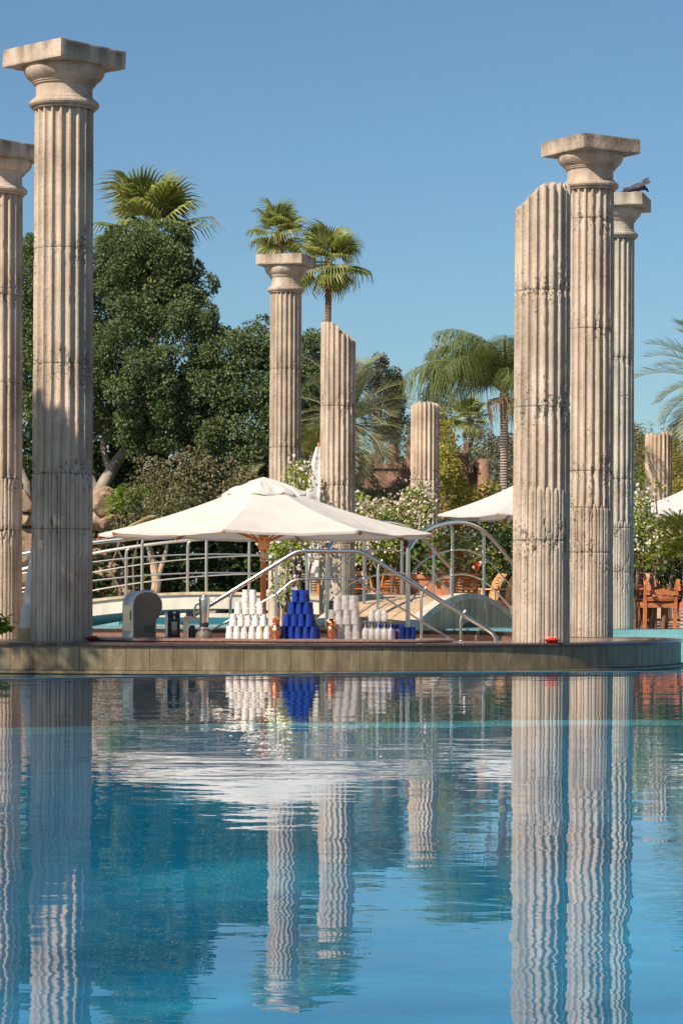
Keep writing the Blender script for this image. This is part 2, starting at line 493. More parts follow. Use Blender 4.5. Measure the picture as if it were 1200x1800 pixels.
class G:
    """collects geometry, builds one mesh"""
    def __init__(s):
        s.v, s.f = [], []

    def add(s, vs, fs):
        o = len(s.v)
        s.v += [tuple(v) for v in vs]
        s.f += [tuple(i + o for i in f) for f in fs]
        return s

    def box(s, c, size, rz=0.0, rx=0.0, bev=0.0):
        x, y, z = size[0] / 2, size[1] / 2, size[2] / 2
        R = Matrix.Rotation(rz, 3, 'Z') @ Matrix.Rotation(rx, 3, 'X')
        c = Vector(c)
        if bev <= 0:
            p = [(-x, -y, -z), (x, -y, -z), (x, y, -z), (-x, y, -z), (-x, -y, z), (x, -y, z), (x, y, z), (-x, y, z)]
            return s.add([c + R @ Vector(q) for q in p], [(0, 3, 2, 1), (4, 5, 6, 7), (0, 1, 5, 4), (1, 2, 6, 5), (2, 3, 7, 6), (3, 0, 4, 7)])
        b = min(bev, x * .9, y * .9, z * .9)
        rings = []
        for zz, ins in ((-z, b), (-z + b, 0), (z - b, 0), (z, b)):
            xx, yy = x - ins, y - ins
            cc = b * 0.3 if ins == 0 else 0
            rings.append([(-xx, -yy + b - cc * 0, zz), (-xx + b, -yy, zz), (xx - b, -yy, zz), (xx, -yy + b, zz), (xx, yy - b, zz), (xx - b, yy, zz), (-xx + b, yy, zz), (-xx, yy - b, zz)])
        vs = [c + R @ Vector(q) for r in rings for q in r]
        fs = [tuple(reversed(range(8))), tuple(range(24, 32))]
        for k in range(3):
            for i in range(8):
                j = (i + 1) % 8
                fs.append((k * 8 + i, k * 8 + j, (k + 1) * 8 + j, (k + 1) * 8 + i))
        return s.add(vs, fs)

    def loft(s, rings, cap=True):
        n = len(rings[0])
        vs = [p for r in rings for p in r]
        fs = []
        for k in range(len(rings) - 1):
            for i in range(n):
                j = (i + 1) % n
                fs.append((k * n + i, k * n + j, (k + 1) * n + j, (k + 1) * n + i))
        if cap:
            fs.append(tuple(reversed(range(n))))
            fs.append(tuple(range((len(rings) - 1) * n, len(rings) * n)))
        return s.add(vs, fs)

    def tube(s, pts, r, n=8, cap=True):
        pts = [Vector(p) for p in pts]
        rs = r if isinstance(r, (list, tuple)) else [r] * len(pts)
        rings = []
        up = None
        for i, p in enumerate(pts):
            a = pts[max(0, i - 1)]; b = pts[min(len(pts) - 1, i + 1)]
            t = (b - a).normalized()
            if up is None:
                up = Vector((0, 0, 1)) if abs(t.z) < 0.9 else Vector((1, 0, 0))
            u = (up - t * up.dot(t)).normalized()
            w = t.cross(u)
            up = u
            rings.append([p + (u * math.cos(2 * PI * k / n) + w * math.sin(2 * PI * k / n)) * rs[i] for k in range(n)])
        return s.loft(rings, cap)

    def lathe(s, prof, n=24, c=(0, 0, 0), sx=1.0, sy=1.0):
        c = Vector(c)
        rings = [[c + Vector((r * sx * math.cos(2 * PI * k / n), r * sy * math.sin(2 * PI * k / n), z)) for k in range(n)] for r, z in prof]
        return s.loft(rings)

    def mesh(s, name, mat, smooth=False, ang=35):
        me = bpy.data.meshes.new(name)
        me.from_pydata(s.v, [], s.f)
        me.materials.append(mat)
        if smooth:
            me.polygons.foreach_set('use_smooth', [True] * len(me.polygons))
            me.set_sharp_from_angle(angle=math.radians(ang))
        me.update()
        return me

    def obj(s, name, mat, parent=None, smooth=False, loc=None, rot=None, ang=35):
        return link(name, s.mesh(name, mat, smooth, ang), parent, loc, rot)


def hsh(ix, iy, iz):
    h = (ix * 374761393 + iy * 668265263 + iz * 1274126177) & 0x7fffffff
    h = ((h ^ (h >> 13)) * 1274126177) & 0x7fffffff
    h = h ^ (h >> 16)
    return (h & 0xffff) / 65535.0


def vnoise(x, y, z):
    x, y, z = np.asarray(x, float), np.asarray(y, float), np.asarray(z, float)
    x, y, z = np.broadcast_arrays(x, y, z)
    ix, iy, iz = np.floor(x).astype(np.int64), np.floor(y).astype(np.int64), np.floor(z).astype(np.int64)
    fx, fy, fz = x - ix, y - iy, z - iz
    fx, fy, fz = fx * fx * (3 - 2 * fx), fy * fy * (3 - 2 * fy), fz * fz * (3 - 2 * fz)
    r = 0
    for dx in (0, 1):
        for dy in (0, 1):
            for dz in (0, 1):
                w = (fx if dx else 1 - fx) * (fy if dy else 1 - fy) * (fz if dz else 1 - fz)
                r = r + w * hsh(ix + dx, iy + dy, iz + dz)
    return r


def fbm(x, y, z, o=3):
    r, a, t = 0, 0.5, 0
    for k in range(o):
        r = r + a * vnoise(x * 2 ** k + 17.3 * k, y * 2 ** k, z * 2 ** k)
        t += a
        a *= 0.5
    return r / t


def copy_tree(o, parent=None, **kw):
    c = o.copy()
    COL.objects.link(c)
    if parent is not None:
        c.parent = parent
    for ch in list(o.children):
        copy_tree(ch, c)
    return c

# ------------------------------------------------------------------ setting: ground, pools
import bmesh


def smooth_closed(pts, step=0.12, closed=True):
    pts = [np.array(p, float) for p in pts]
    n = len(pts)
    out = []
    rngk = range(n if closed else n - 1)
    for i in rngk:
        if closed:
            p0, p1, p2, p3 = pts[(i - 1) % n], pts[i], pts[(i + 1) % n], pts[(i + 2) % n]
        else:
            p0, p1, p2, p3 = pts[max(i - 1, 0)], pts[i], pts[i + 1], pts[min(i + 2, n - 1)]
        m = max(2, int(np.linalg.norm(p2 - p1) / step))
        for k in range(m):
            t = k / m
            out.append(0.5 * ((2 * p1) + (-p0 + p2) * t + (2 * p0 - 5 * p1 + 4 * p2 - p3) * t * t + (-p0 + 3 * p1 - 3 * p2 + p3) * t ** 3))
    if not closed:
        out.append(pts[-1])
    return [tuple(p) for p in out]


def offset(poly, dist):
    """shift a closed counter-clockwise outline outward"""
    n = len(poly)
    out = []
    for i in range(n):
        a, b = poly[i - 1], poly[(i + 1) % n]
        t = Vector((b[0] - a[0], b[1] - a[1])).normalized()
        out.append((poly[i][0] + t.y * dist, poly[i][1] - t.x * dist))
    return out


def sheet(name, loops, z, mat, kind='structure', parent=None):
    bm = bmesh.new()
    es = []
    for lp in loops:
        vs = [bm.verts.new((p[0], p[1], z)) for p in lp]
        for i in range(len(vs)):
            es.append(bm.edges.new((vs[i], vs[(i + 1) % len(vs)])))
    bmesh.ops.triangle_fill(bm, edges=es, use_beauty=True, use_dissolve=False)
    bmesh.ops.recalc_face_normals(bm, faces=bm.faces)
    for f in bm.faces:
        if f.normal.z < 0:
            f.normal_flip()
    me = bpy.data.meshes.new(name)
    bm.to_mesh(me); bm.free()
    me.materials.append(mat)
    o = link(name, me, parent)
    if kind and parent is None:
        o['kind'] = kind
    return o


def wall(name, lp, z0, z1, mat, closed=True, parent=None, kind='structure', smooth=True):
    g = G()
    n = len(lp)
    vs = [(p[0], p[1], z0) for p in lp] + [(p[0], p[1], z1) for p in lp]
    fs = [(i, (i + 1) % n, n + (i + 1) % n, n + i) for i in range(n if closed else n - 1)]
    g.add(vs, fs)
    o = g.obj(name, mat, parent, smooth)
    if parent is None:
        o['kind'] = kind
    return o


def rect(x0, y0, x1, y1):
    return [(x0, y0), (x1, y0), (x1, y1), (x0, y1)]


EDGE = smooth_closed([(9, 23.1), (6, 23.0), (3.0, 22.6), (1.48, 22.25), (0, 21.7), (-1.37, 20.7), (-2.63, 19.8), (-4.4, 18.7), (-6.6, 17.8)], 0.3, closed=False)
LOWER = rect(-6.6, -6, 9, 35.4)
UPPER = [(-14, 37.1), (3.3, 37.1), (3.3, 42.6), (0.2, 44.0), (0.2, 55.4), (-14, 55.4)]
OUT = smooth_closed([(-5.6, 26.2), (-4.6, 25.6), (-3.39, 25.4), (-1.69, 25.3), (0, 25.4), (1.15, 25.8), (2.36, 26.5), (3.03, 27.25), (3.58, 28.25),
                     (3.88, 29.3), (3.75, 30.2), (3.1, 30.6), (2.45, 31.1), (2.3, 32.6), (1.7, 33.7), (0.3, 34.0), (-2.5, 33.9), (-4.7, 33.2), (-5.9, 31.2), (-6.2, 28.5)], 0.12)
VOID = smooth_closed([(-5.0, 27.9), (-3.0, 27.6), (0, 27.6), (1.3, 27.7), (1.95, 28.5), (2.0, 30.5), (1.6, 32.2), (0, 32.7), (-2.5, 32.7), (-4.4, 32.1), (-5.1, 30.3)], 0.2)
GZ = 0.14
sheet('ground', [rect(-1500, -1500, 1500, 1500), LOWER, UPPER], GZ, M['ground'])
# near pool (its far edge is an overflow edge), channel round the island, upper pool
near = [(-6.6, -6), (9, -6)] + list(EDGE)
sheet('pool_water', [near], 0.0, M['water'])
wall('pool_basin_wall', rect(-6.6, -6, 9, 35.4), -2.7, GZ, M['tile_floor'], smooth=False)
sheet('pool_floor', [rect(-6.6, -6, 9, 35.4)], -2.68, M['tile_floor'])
EDGE2 = [(p[0], p[1] + 0.16) for p in EDGE]
g = G()
n = len(EDGE)
g.add([(p[0], p[1], -2.7) for p in EDGE] + [(p[0], p[1], 0.004) for p in EDGE] + [(p[0], p[1], 0.004) for p in EDGE2] + [(p[0], p[1], -2.7) for p in EDGE2],
      [(k * n + i, k * n + i + 1, (k + 1) * n + i + 1, (k + 1) * n + i) for k in range(3) for i in range(n - 1)])
ow = g.obj('pool_overflow_edge', M['edge_tile'])
ow['kind'] = 'structure'
# pale submerged step inside the near pool
st = smooth_closed([(9, 20.6), (5, 20.3), (2.0, 20.0), (0, 19.4), (-2.0, 18.6), (-4.0, 17.6), (-6.6, 16.9)], 0.4, closed=False)
stf = [(p[0], p[1] - 0.9) for p in st]
sheet('pool_step', [[(p[0], p[1]) for p in stf[::-1]] + [(p[0], p[1]) for p in st]], -0.30, M['tile_ledge'])
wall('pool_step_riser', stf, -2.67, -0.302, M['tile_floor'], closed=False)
# pale caustic light on pool floor and riser is painted into their colour
chan = [(9, 23.35)] + [(9, 35.4), (-6.6, 35.4)] + [(p[0], p[1] + 0.165) for p in EDGE[::-1]]
sheet('channel_water', [chan, OUT], -0.13, M['water2'])
sheet('upper_pool_water', [UPPER], 0.075, M['water2'])
sheet('upper_pool_floor', [UPPER], -0.9, M['tile_teal'])
wall('upper_pool_wall', [(3.3, 37.1), (3.3, 42.6), (0.2, 44.0)], -0.9, 0.20, M['tile_aqua'], closed=False, smooth=False)
wall('upper_pool_far_wall', [(0.2, 44.0), (0.2, 55.4), (-14, 55.4), (-14, 37.1)], -0.9, 0.16, M['tile_teal'], closed=False, smooth=False)
g = G(); g.box(((P(100, 0, 54.9).x + P(216, 0, 54.9).x) / 2, 54.9, 0.0), (P(216, 0, 54.9).x - P(100, 0, 54.9).x, .4, .56)); o = g.obj('pool_bench_wall', M['tile_aqua']); o['kind'] = 'structure'
# tiled ledge between channel and upper pool / terrace
g = G()
g.box((1.2, 36.22, -0.575), (15.59, 1.66, 1.55))
lg = g.obj('pool_ledge', M['tile_aqua'])
lg['kind'] = 'structure'
# far bank wall of upper pool
g = G(); g.box((-6.9, 55.6, 0.05), (14.2, 0.36, 0.4)); o = g.obj('pool_bank_wall', M['limestone']); o['kind'] = 'structure'

# ------------------------------------------------------------------ bar island
isl = tag(link('bar_island', None, None, (0, 0, 0)), None, None, None, 'structure')
TOPZ = 0.172
sheet('deck', [OUT, VOID], TOPZ, M['granite'], parent=isl)
wall('inner_wall', VOID, -0.7, TOPZ - .002, M['granite'], parent=isl)
sheet('sunken_floor', [VOID], -0.69, M['paver'], parent=isl)
CORE = offset(OUT, -0.03)
wall('core_wall', CORE, -1.37, TOPZ - .004, M['soil'], parent=isl)
# lip above the waterline
g = G()
a, b_ = offset(OUT, 0.0), offset(OUT, 0.045)
n = len(OUT)
ring = [(OUT, -0.092), (b_, -0.096), (b_, -0.122), (OUT, -0.14), (OUT, -1.3)]
g.add([(p[0], p[1], z) for lp, z in ring for p in lp], [(k * n + i, k * n + (i + 1) % n, (k + 1) * n + (i + 1) % n, (k + 1) * n + i) for k in range(4) for i in range(n)])
g.obj('footing_lip', M['slate'], isl, True, ang=50)
# coping round the rim
c0, c1, c2 = offset(OUT, 0.022), offset(OUT, 0.016), offset(OUT, -0.34)
g = G()
ring = [(offset(OUT, -0.03), 0.147), (c0, 0.148), (offset(OUT, 0.028), 0.158), (c0, 0.174), (c1, 0.1785), (c2, 0.1785), (c2, 0.17)]
g.add([(p[0], p[1], z) for lp, z in ring for p in lp], [(k * n + i, k * n + (i + 1) % n, (k + 1) * n + (i + 1) % n, (k + 1) * n + i) for k in range(6) for i in range(n)])
g.obj('coping', M['granite_dark'], isl, True, ang=50)
# slate facing tiles, one by one
L = [0.0]
for i in range(1, n + 1):
    L.append(L[-1] + math.dist(OUT[i - 1], OUT[i % n]))


def along(s):
    s %= L[-1]
    i = min(max(int(np.searchsorted(L, s)), 1), n)
    t = (s - L[i - 1]) / (L[i] - L[i - 1])
    p, q = OUT[i - 1], OUT[i % n]
    return Vector((p[0] + (q[0] - p[0]) * t, p[1] + (q[1] - p[1]) * t))


W = 0.232
for k in range(int(L[-1] / W)):
    w = W - 0.004
    g = G()
    ps = [along(k * W + j * w / 3) for j in range(4)]
    nr = [Vector(((ps[min(j + 1, 3)] - ps[max(j - 1, 0)]).normalized().y, -(ps[min(j + 1, 3)] - ps[max(j - 1, 0)]).normalized().x)) for j in range(4)]
    out = random.uniform(-0.002, 0.002)
    f_ = [p + q * out for p, q in zip(ps, nr)]
    bk = [p - q * 0.026 for p, q in zip(ps, nr)]
    z0, z1 = -0.088, 0.1465
    vs = [(p.x, p.y, z0) for p in f_] + [(p.x, p.y, z1) for p in f_] + [(p.x, p.y, z1) for p in bk] + [(p.x, p.y, z0) for p in bk]
    fs = []
    for j in range(3):
        fs += [(j, j + 1, 4 + j + 1, 4 + j), (4 + j, 5 + j, 9 + j, 8 + j), (8 + j, 9 + j, 13 + j, 12 + j), (12 + j, 13 + j, j + 1, j)]
    fs += [(0, 4, 8, 12), (3, 15, 11, 7)]
    g.add(vs, fs)
    g.obj('tile', M['slate'], isl)
# counter slab and rear coping
CT = 0.209
ctr = []
fr = smooth_closed([(-2.62, 26.55), (-1.8, 26.28), (0, 26.3), (0.8, 26.45), (1.12, 26.75), (1.2, 27.1), (1.05, 27.42)], 0.15, closed=False)
bk = [(p[0], 27.45) for p in ((0.6, 0), (-1.0, 0), (-2.62, 0))]
lp = fr + bk
g = G()
m = len(lp)
inn = [(p[0] * 0.985 + (-0.8) * .015, p[1] * .985 + 26.9 * .015) for p in lp]
g.loft([[(p[0], p[1], 0.179) for p in inn], [(p[0], p[1], 0.186) for p in lp], [(p[0], p[1], CT - .005) for p in lp], [(p[0], p[1], CT) for p in inn]])
g.obj('bar_counter', M['granite'], isl, True, ang=40)
g = G()
lp2 = smooth_closed([(-4.6, 32.45), (-2.5, 32.9), (0, 32.9), (1.7, 32.35), (2.15, 30.5), (2.1, 28.7)], 0.2, closed=False)
for i in range(len(lp2) - 1):
    p, q = lp2[i], lp2[i + 1]
    d = Vector((q[0] - p[0], q[1] - p[1])); c = ((p[0] + q[0]) / 2, (p[1] + q[1]) / 2, 0.195)
    g.box(c, (d.length - 0.003, 0.24, 0.05), math.atan2(d.y, d.x))
g.obj('rear_coping', M['granite_dark'], isl)

# ------------------------------------------------------------------ columns
NF = 20


def radial(th, z, R, zc, seed, er, joints):
    u = (th * NF / (2 * PI)) % 1.0
    du = np.abs(u - 0.5)
    dep = 0.135 * R
    gr = np.clip(1 - (du / 0.39) ** 2, 0, 1) ** 0.5 * dep
    r = R - gr
    if zc is not None:
        t = np.clip((z - (zc - 0.085)) / 0.085, 0, 1)
        hw = 0.31 * np.sqrt(np.clip(1 - t ** 2, 0, 1)) + 1e-6
        bead = np.where((du < hw) & (z < zc), np.clip(1 - (du / hw) ** 2, 0, 1) ** 0.5 * dep * 1.02 * (hw / 0.31) ** .5, 0)
        # below the reeds' top the flute is shallower
        r = np.where(z < zc, R - gr * 0.85 + bead * 0.86, r)
    x, y = np.cos(th), np.sin(th)
    dj = np.full_like(z, 9.0)
    for j in joints:
        dj = np.minimum(dj, np.abs(z - j))
    n1 = fbm(x * 3.1 + seed, y * 3.1, z * 2.0, 3)
    n2 = fbm(x * 15 + seed, y * 15, z * 30 + seed, 3)
    n3 = fbm(x * 5 + seed * 2, y * 5, z * 5, 2)
    zone = np.clip((n3 - 0.42) * 5, 0, 1) * np.exp(-(dj / 0.17) ** 1.2)
    arris = np.clip((du - 0.3) / 0.2, 0, 1)
    chip = np.clip(n2 - 0.46, 0, 1) * 2.6 * zone
    chip2 = np.clip(n2 - 0.60, 0, 1) * 3.0 * arris * np.clip((n1 - .45) * 5, 0, 1)
    d = er * (chip * 0.040 + chip2 * 0.020) * (R / 0.3)
    r = r - d + (n1 - 0.5) * 0.003
    dirt = np.clip(chip * .6 * (n2 > 0.52) + 0.13 * np.exp(-(dj / 0.012)) + 0.18 * np.exp(-dj / 0.1) * n1, 0, 1)
    return r, dirt, np.clip(zone * er * 1.3, 0, 1) * (0.35 + .65 * (du > .2))


def drum(parent, z0, z1, Rf, zc, nf, dz, seed, er, joints, mat, topf=None):
    na = NF * nf
    th = np.arange(na) * 2 * PI / na
    nz = max(4, int((z1 - z0) / dz))
    zs = np.concatenate([[z0, z0 + 0.006], np.linspace(z0 + 0.02, z1 - 0.02, nz), [z1 - 0.006, z1]])
    T, Z = np.meshgrid(th, zs)
    if topf is not None:
        t = (Z - z0) / (z1 - z0)
        Z = z0 + t * (topf(np.cos(T), np.sin(T), T)[0] - z0)
    R = Rf(Z)
    r, dirt, zn = radial(T, Z, R, zc, seed, er, joints)
    e = np.minimum(Z - Z[0:1], Z[-1:] - Z)
    r = r - 0.007 * np.exp(-e / 0.005)
    V = np.stack([r * np.cos(T), r * np.sin(T), Z], -1).reshape(-1, 3)
    nr = len(zs)
    dirt = dirt.reshape(-1); zn = zn.reshape(-1)
    # caps
    caps, cd = [], []
    rings = []
    base = len(V)
    for k, f in enumerate((0.72, 0.45, 0.2)):
        rr = r[-1] * f
        if topf is not None:
            zz = topf(np.cos(th) * f, np.sin(th) * f, th)[0] + (fbm(rr * np.cos(th) * 13, rr * np.sin(th) * 13, seed, 3) - .5) * 0.10 - 0.01
        else:
            zz = np.full(na, z1)
        caps.append(np.stack([rr * np.cos(th), rr * np.sin(th), zz], -1)); cd.append(np.full(na, 0.15 if topf is None else .1))
    V = np.concatenate([V] + caps); dirt = np.concatenate([dirt] + cd)
    F = []
    i = np.arange(na); j = (i + 1) % na
    for k in range(nr - 1):
        F.append(np.stack([k * na + i, k * na + j, (k + 1) * na + j, (k + 1) * na + i], -1))
    prev = (nr - 1) * na
    for k in range(3):
        F.append(np.stack([prev + i, prev + j, base + k * na + j, base + k * na + i], -1))
        prev = base + k * na
    hub = len(V)
    V = np.concatenate([V, [[0, 0, V[prev:prev + na, 2].mean()], [0, 0, z0]]]); dirt = np.concatenate([dirt, [0, 0]])
    i2 = i[::2]
    F.append(np.stack([prev + i2, prev + (i2 + 1) % na, prev + (i2 + 2) % na, np.full(len(i2), hub)], -1))
    F.append(np.stack([(i2 + 2) % na, (i2 + 1) % na, i2, np.full(len(i2), hub + 1)], -1))
    me = mesh_np('drum', V, np.concatenate(F), mat, smooth=True, dirt=dirt, zone=np.concatenate([zn, np.full(len(V) - len(zn), .8 if topf is not None else 0)]))
    me.set_sharp_from_angle(angle=math.radians(50))
    return link('drum', me, parent)


def rough_box(size, cuts, amp, seed, edge=0.02, freq=5.0):
    bm = bmesh.new()
    bmesh.ops.create_cube(bm, size=1)
    bmesh.ops.subdivide_edges(bm, edges=bm.edges[:], cuts=cuts, use_grid_fill=True)
    co = np.array([v.co[:] for v in bm.verts])
    s = np.array(size)
    w = co * s
    d = (s / 2 - np.abs(w))
    ds = np.sort(d, axis=1)
    ne = np.clip(1 - ds[:, 1] / edge, 0, 1)
    nz = fbm(w[:, 0] * freq * 3 + seed, w[:, 1] * freq * 3, w[:, 2] * freq * 3, 3)
    sc = 1 - (ne * (0.004 + edge * 0.8 * np.clip(nz - 0.48, 0, 1)))[:, None] / s * 2
    w = w * sc + (np.stack([vnoise(w[:, 0] * freq + k * 9 + seed, w[:, 1] * freq, w[:, 2] * freq) for k in range(3)], -1) - 0.5) * amp
    for v, p in zip(bm.verts, w):
        v.co = p
    me = bpy.data.meshes.new('block')
    bm.to_mesh(me); bm.free()
    # lichen and soot creeping down from the top edge
    h = (s[2] / 2 - w[:, 2])
    run = fbm(w[:, 0] * 9 + seed, w[:, 1] * 9, w[:, 2] * 1.2, 4)
    dk = np.clip((run - .34) * 3.6, 0, 1) * np.exp(-h / .09) * 1.5 + np.clip(run - .55, 0, 1) * 1.2 + .5 * np.exp(-h / .012)
    a = me.attributes.new('dirt', 'FLOAT', 'POINT'); a.data.foreach_set('value', np.clip(dk, 0, .95).astype(np.float32))
    return me


def column(px, d, z0, ztop, rb, rt, joints, zc, label, cap=None, topf=None, nf=8, dz=0.05, er=1.0, seed=1.0, mat='stone', col_y=1100, rot=0.0):
    """px: photo x of the axis low down; ztop: top of shaft; cap: (abacus side, thickness, turn, capital height)"""
    p = P(px, col_y, d)
    root = thing('column', label, 'column', (p.x, d, 0), rot)
    root['group'] = 'fluted stone columns around the pool'
    H = ztop

    def Rf(z):
        t = np.clip(z / 5.7, 0, 1)
        return rb + (rt - rb) * t
    js = [z0] + list(joints) + [H]
    for a, b in zip(js[:-1], js[1:]):
        drum(root, a + 0.0015, b - 0.0015, Rf, zc, nf, dz, seed, er, joints, M[mat], topf if b == H else None)
    if cap:
        s, th, turn, ch = cap
        R = rt
        k = ch / 0.48
        prof = [(R * .6, 0), (R * 1.05, 0), (R * 1.08, .012), (R * 1.05, .024), (R * 1.15, .032), (R * 1.195, .052), (R * 1.195, .075), (R * 1.15, .095), (R * 1.06, .104), (R * 1.055, .122), (R * .985, .135), (R * .965, .17), (R * .965, .245), (R * .985, .278),
                (R * 1.045, .284), (R * 1.045, .300), (R * 1.09, .304), (R * 1.09, .318), (R * 1.13, .325), (R * 1.19, .340), (R * 1.28, .368), (R * 1.35, .405), (R * 1.375, .432), (R * 1.375, .452), (R * 1.345, .456), (R * 1.345, .4795), (R * .6, .4795)]
        g = G()
        g.lathe([(r, z * k) for r, z in prof], 64)
        g.obj('capital', M[mat], root, True, (0, 0, H + .002), ang=28)
        me = rough_box((s, s, th), 19, 0.004, seed)
        me.materials.append(M[mat])
        me.polygons.foreach_set('use_smooth', [True] * len(me.polygons)); me.set_sharp_from_angle(angle=math.radians(38))
        link('abacus', me, root, (0, 0, H + ch + th / 2 + .004), (0, 0, -math.radians(turn) - rot))
    return root


def broken(base, amp, sx, sy=0.0, seed=0.0, R=0.3, step=None):
    def f(cx_, sy_, th):
        z = base + sx * cx_ * R + sy * sy_ * R
        if step:
            z = z + step(cx_, sy_)
        fl = np.cos(th * NF) * 0.012
        z = z + (fbm(cx_ * 4 + seed, sy_ * 4, seed, 3) - 0.5) * amp + (fbm(cx_ * 15 + seed, sy_ * 15, seed, 2) - 0.5) * amp * 1.1 - fl
        return z, 0
    return f


column(109, 26.5, 0.17, 5.66, .318, .303, [1.33, 1.90, 3.03, 4.22], 1.93, 'nearest tall column at left with square capital, its foot in tree shade', (.905, .19, 42, .435), nf=12, dz=.03, seed=3.1)
column(-5, 32.2, -1.3, 5.66, .315, .300, [1.45, 2.1, 3.3, 4.4], 2.12, 'column cut off by the left edge of the photo, seen beyond the shaded column', (.90, .19, 44, .435), nf=10, dz=.04, seed=11.7)
B_ST = lambda c, s: -0.23 * np.clip(-c - 0.02, 0, 1) ** 1.25
column(950, 26.75, 0.17, 4.94, .300, .288, [1.24, 2.63, 3.84], 1.80, 'thick broken column on the bar island, top slanting left, red bowl at its foot', None,
       broken(4.93, .07, 0.0, 0, 5.0, step=B_ST), nf=12, dz=.03, er=1.25, seed=21.4)
column(1033, 31.6, -1.3, 5.66, .305, .292, [1.20, 1.75, 2.2, 3.95, 5.3], 1.78, 'tall column with square capital partly behind the broken column on the right', (.875, .185, 58, .435), nf=12, dz=.035, er=1.1, seed=33.9)
column(1079, 35.9, 0.20, 5.66, .265, .255, [1.00, 1.62, 2.3, 4.0], 1.72, 'column with a pigeon on its capital, standing on the turquoise ledge', (.86, .18, 15, .42), nf=10, dz=.04, seed=43.2, mat='stone_green')
column(500, 42.5, 0.14, 5.66, .275, .258, [1.4, 2.25, 3.1, 4.4], 1.6, 'middle column with square capital and a palm crown rising behind it', (.80, .175, 17, .44), nf=9, dz=.045, seed=55.5)
F_ST = lambda c, s: -0.09 * (c > 0.05) - 0.10 * np.clip(c - .35, 0, 1)
column(592, 42.0, 0.14, 5.12, .295, .285, [1.5, 2.45, 3.75], 1.7, 'broken column behind the big parasol, its top stepping down to the right', None,
       broken(5.06, .06, -0.28, 0, 9.0, step=F_ST), nf=9, dz=.045, er=1.2, seed=66.1)
column(745, 52.0, 0.14, 4.55, .298, .288, [1.6, 3.0], 1.7, 'short broken column with a flat crumbling top above the white flowering shrub', None,
       broken(4.53, .10, 0.04, -.1, 15.0), nf=8, dz=.05, er=1.0, seed=77.7, mat='stone2')
column(1155, 55.0, 0.14, 4.12, .300, .290, [1.5, 2.8], 1.6, 'short broken column at the far right behind the garden table', None,
       broken(4.12, .10, 0.03, -.1, 19.0), nf=8, dz=.05, er=1.0, seed=88.2, mat='stone2')

# ------------------------------------------------------------------ arched footbridges
def bx1(d):
    return 0.85 + (d - 34.0) * 0.244


def z1(d):
    return 0.15 + 0.50 * max(0.0, 1 - ((d - 38.0) / 4.15) ** 2)


b1 = thing('footbridge', 'small arched footbridge with sandstone paving leading back towards the teak chairs', 'bridge', (0, 0, 0))
ds = [33.85 + k * (8.3 / 40) for k in range(41)]
WB = 1.38
g = G()
rings = []
for d in ds:
    s = (d - 38.0)
    zb = 0.27 - 0.16 * s * s
    zb = max(zb, -1.2)
    x = bx1(d) + .08
    rings.append([(x, d, zb), (x, d, z1(d) - .012), (x - WB, d + .33, z1(d) - .012), (x - WB, d + .33, zb)])
g.loft(rings)
g.obj('arch', M['greenwall'], b1)
for off, nm in ((0.08, 'kerb'), (0.08 - WB + 0.13, 'kerb')):
    g = G()
    rings = []
    for d in ds:
        x = bx1(d) + off
        dy = (0.08 - off) / WB * 0.33
        z = z1(d)
        rings.append([(x + .012, d + dy, z - .045), (x + .012, d + dy, z + .05), (x - .13, d + dy + .03, z + .05), (x - .13, d + dy + .03, z - .045)])
    g.loft(rings)
    g.obj('kerb', M['limestone'], b1)
for r in range(20):
    for c in range(4):
        d = 33.95 + r * 0.41 + random.uniform(-.01, .01) + (0.1 if c % 2 else 0)
        if d + .4 > 42.1:
            continue
        g = G()
        a0, a1 = 0.135 + c * 0.28 + .005, 0.135 + (c + 1) * 0.28 - .005
        vs = []
        zz = random.uniform(0, .006)
        for z_ in (-.01, 0.012 + zz):
            for dd, aa in ((d, a0), (d + .395, a0), (d + .395, a1), (d, a1)):
                vs.append((bx1(dd) + .08 - aa, dd + aa / WB * .33, z1(dd) + z_))
        g.add(vs, [(0, 1, 2, 3), (7, 6, 5, 4), (0, 4, 5, 1), (1, 5, 6, 2), (2, 6, 7, 3), (3, 7, 4, 0)])
        g.obj('paver', M['paver'], b1)


def arcrail(label, xo, dlist, post_d, name='handrail', endpost=True, yo=0.0):
    rt = thing(name, label, 'handrail', (0, 0, 0), 0, 'curved steel rails of the footbridges')
    tops = {34.0: 1.27, 34.5: 1.43, 35.2: 1.57, 36: 1.655, 37: 1.72, 38: 1.735, 39: 1.68, 40: 1.55, 41: 1.36, 42.2: 1.12}
    ks = sorted(tops)

    def zt(d):
        return float(np.interp(d, ks, [tops[k] for k in ks]))
    pts = smooth_closed([(k, tops[k]) for k in ks], 0.12, closed=False)
    path = [(bx1(p[0]) + xo, p[0] + yo, p[1]) for p in pts]
    g = G(); g.tube([(path[0][0], path[0][1], z1(34) - .02), (path[0][0], path[0][1], 0.9), (path[0][0], path[0][1], 1.2)] + path + [(path[-1][0], path[-1][1], 1.0), (path[-1][0], path[-1][1], .12)], .030, 10)
    g.obj('top_rail', M['chrome'], rt, True)
    for o in (.40, .76):
        g = G(); g.tube([(bx1(p[0]) + xo, p[0] + yo, p[1] - o + .10 * (p[0] < 34.6) * 0) for p in pts[2:-2]], .013, 6)
        g.obj('mid_rail', M['chrome'], rt, True)
    for d in post_d:
        g = G(); x = bx1(d) + xo
        g.tube([(x, d + yo, zt(d)), (x + .035, d + yo + .02, zt(d) - .06), (x + .045, d + yo + .03, zt(d) - .14), (x + .045, d + yo + .03, z1(d) - .16), (x + .02, d + yo, z1(d) - .17)], .022, 8)
        g.obj('post', M['chrome'], rt, True)
    return rt


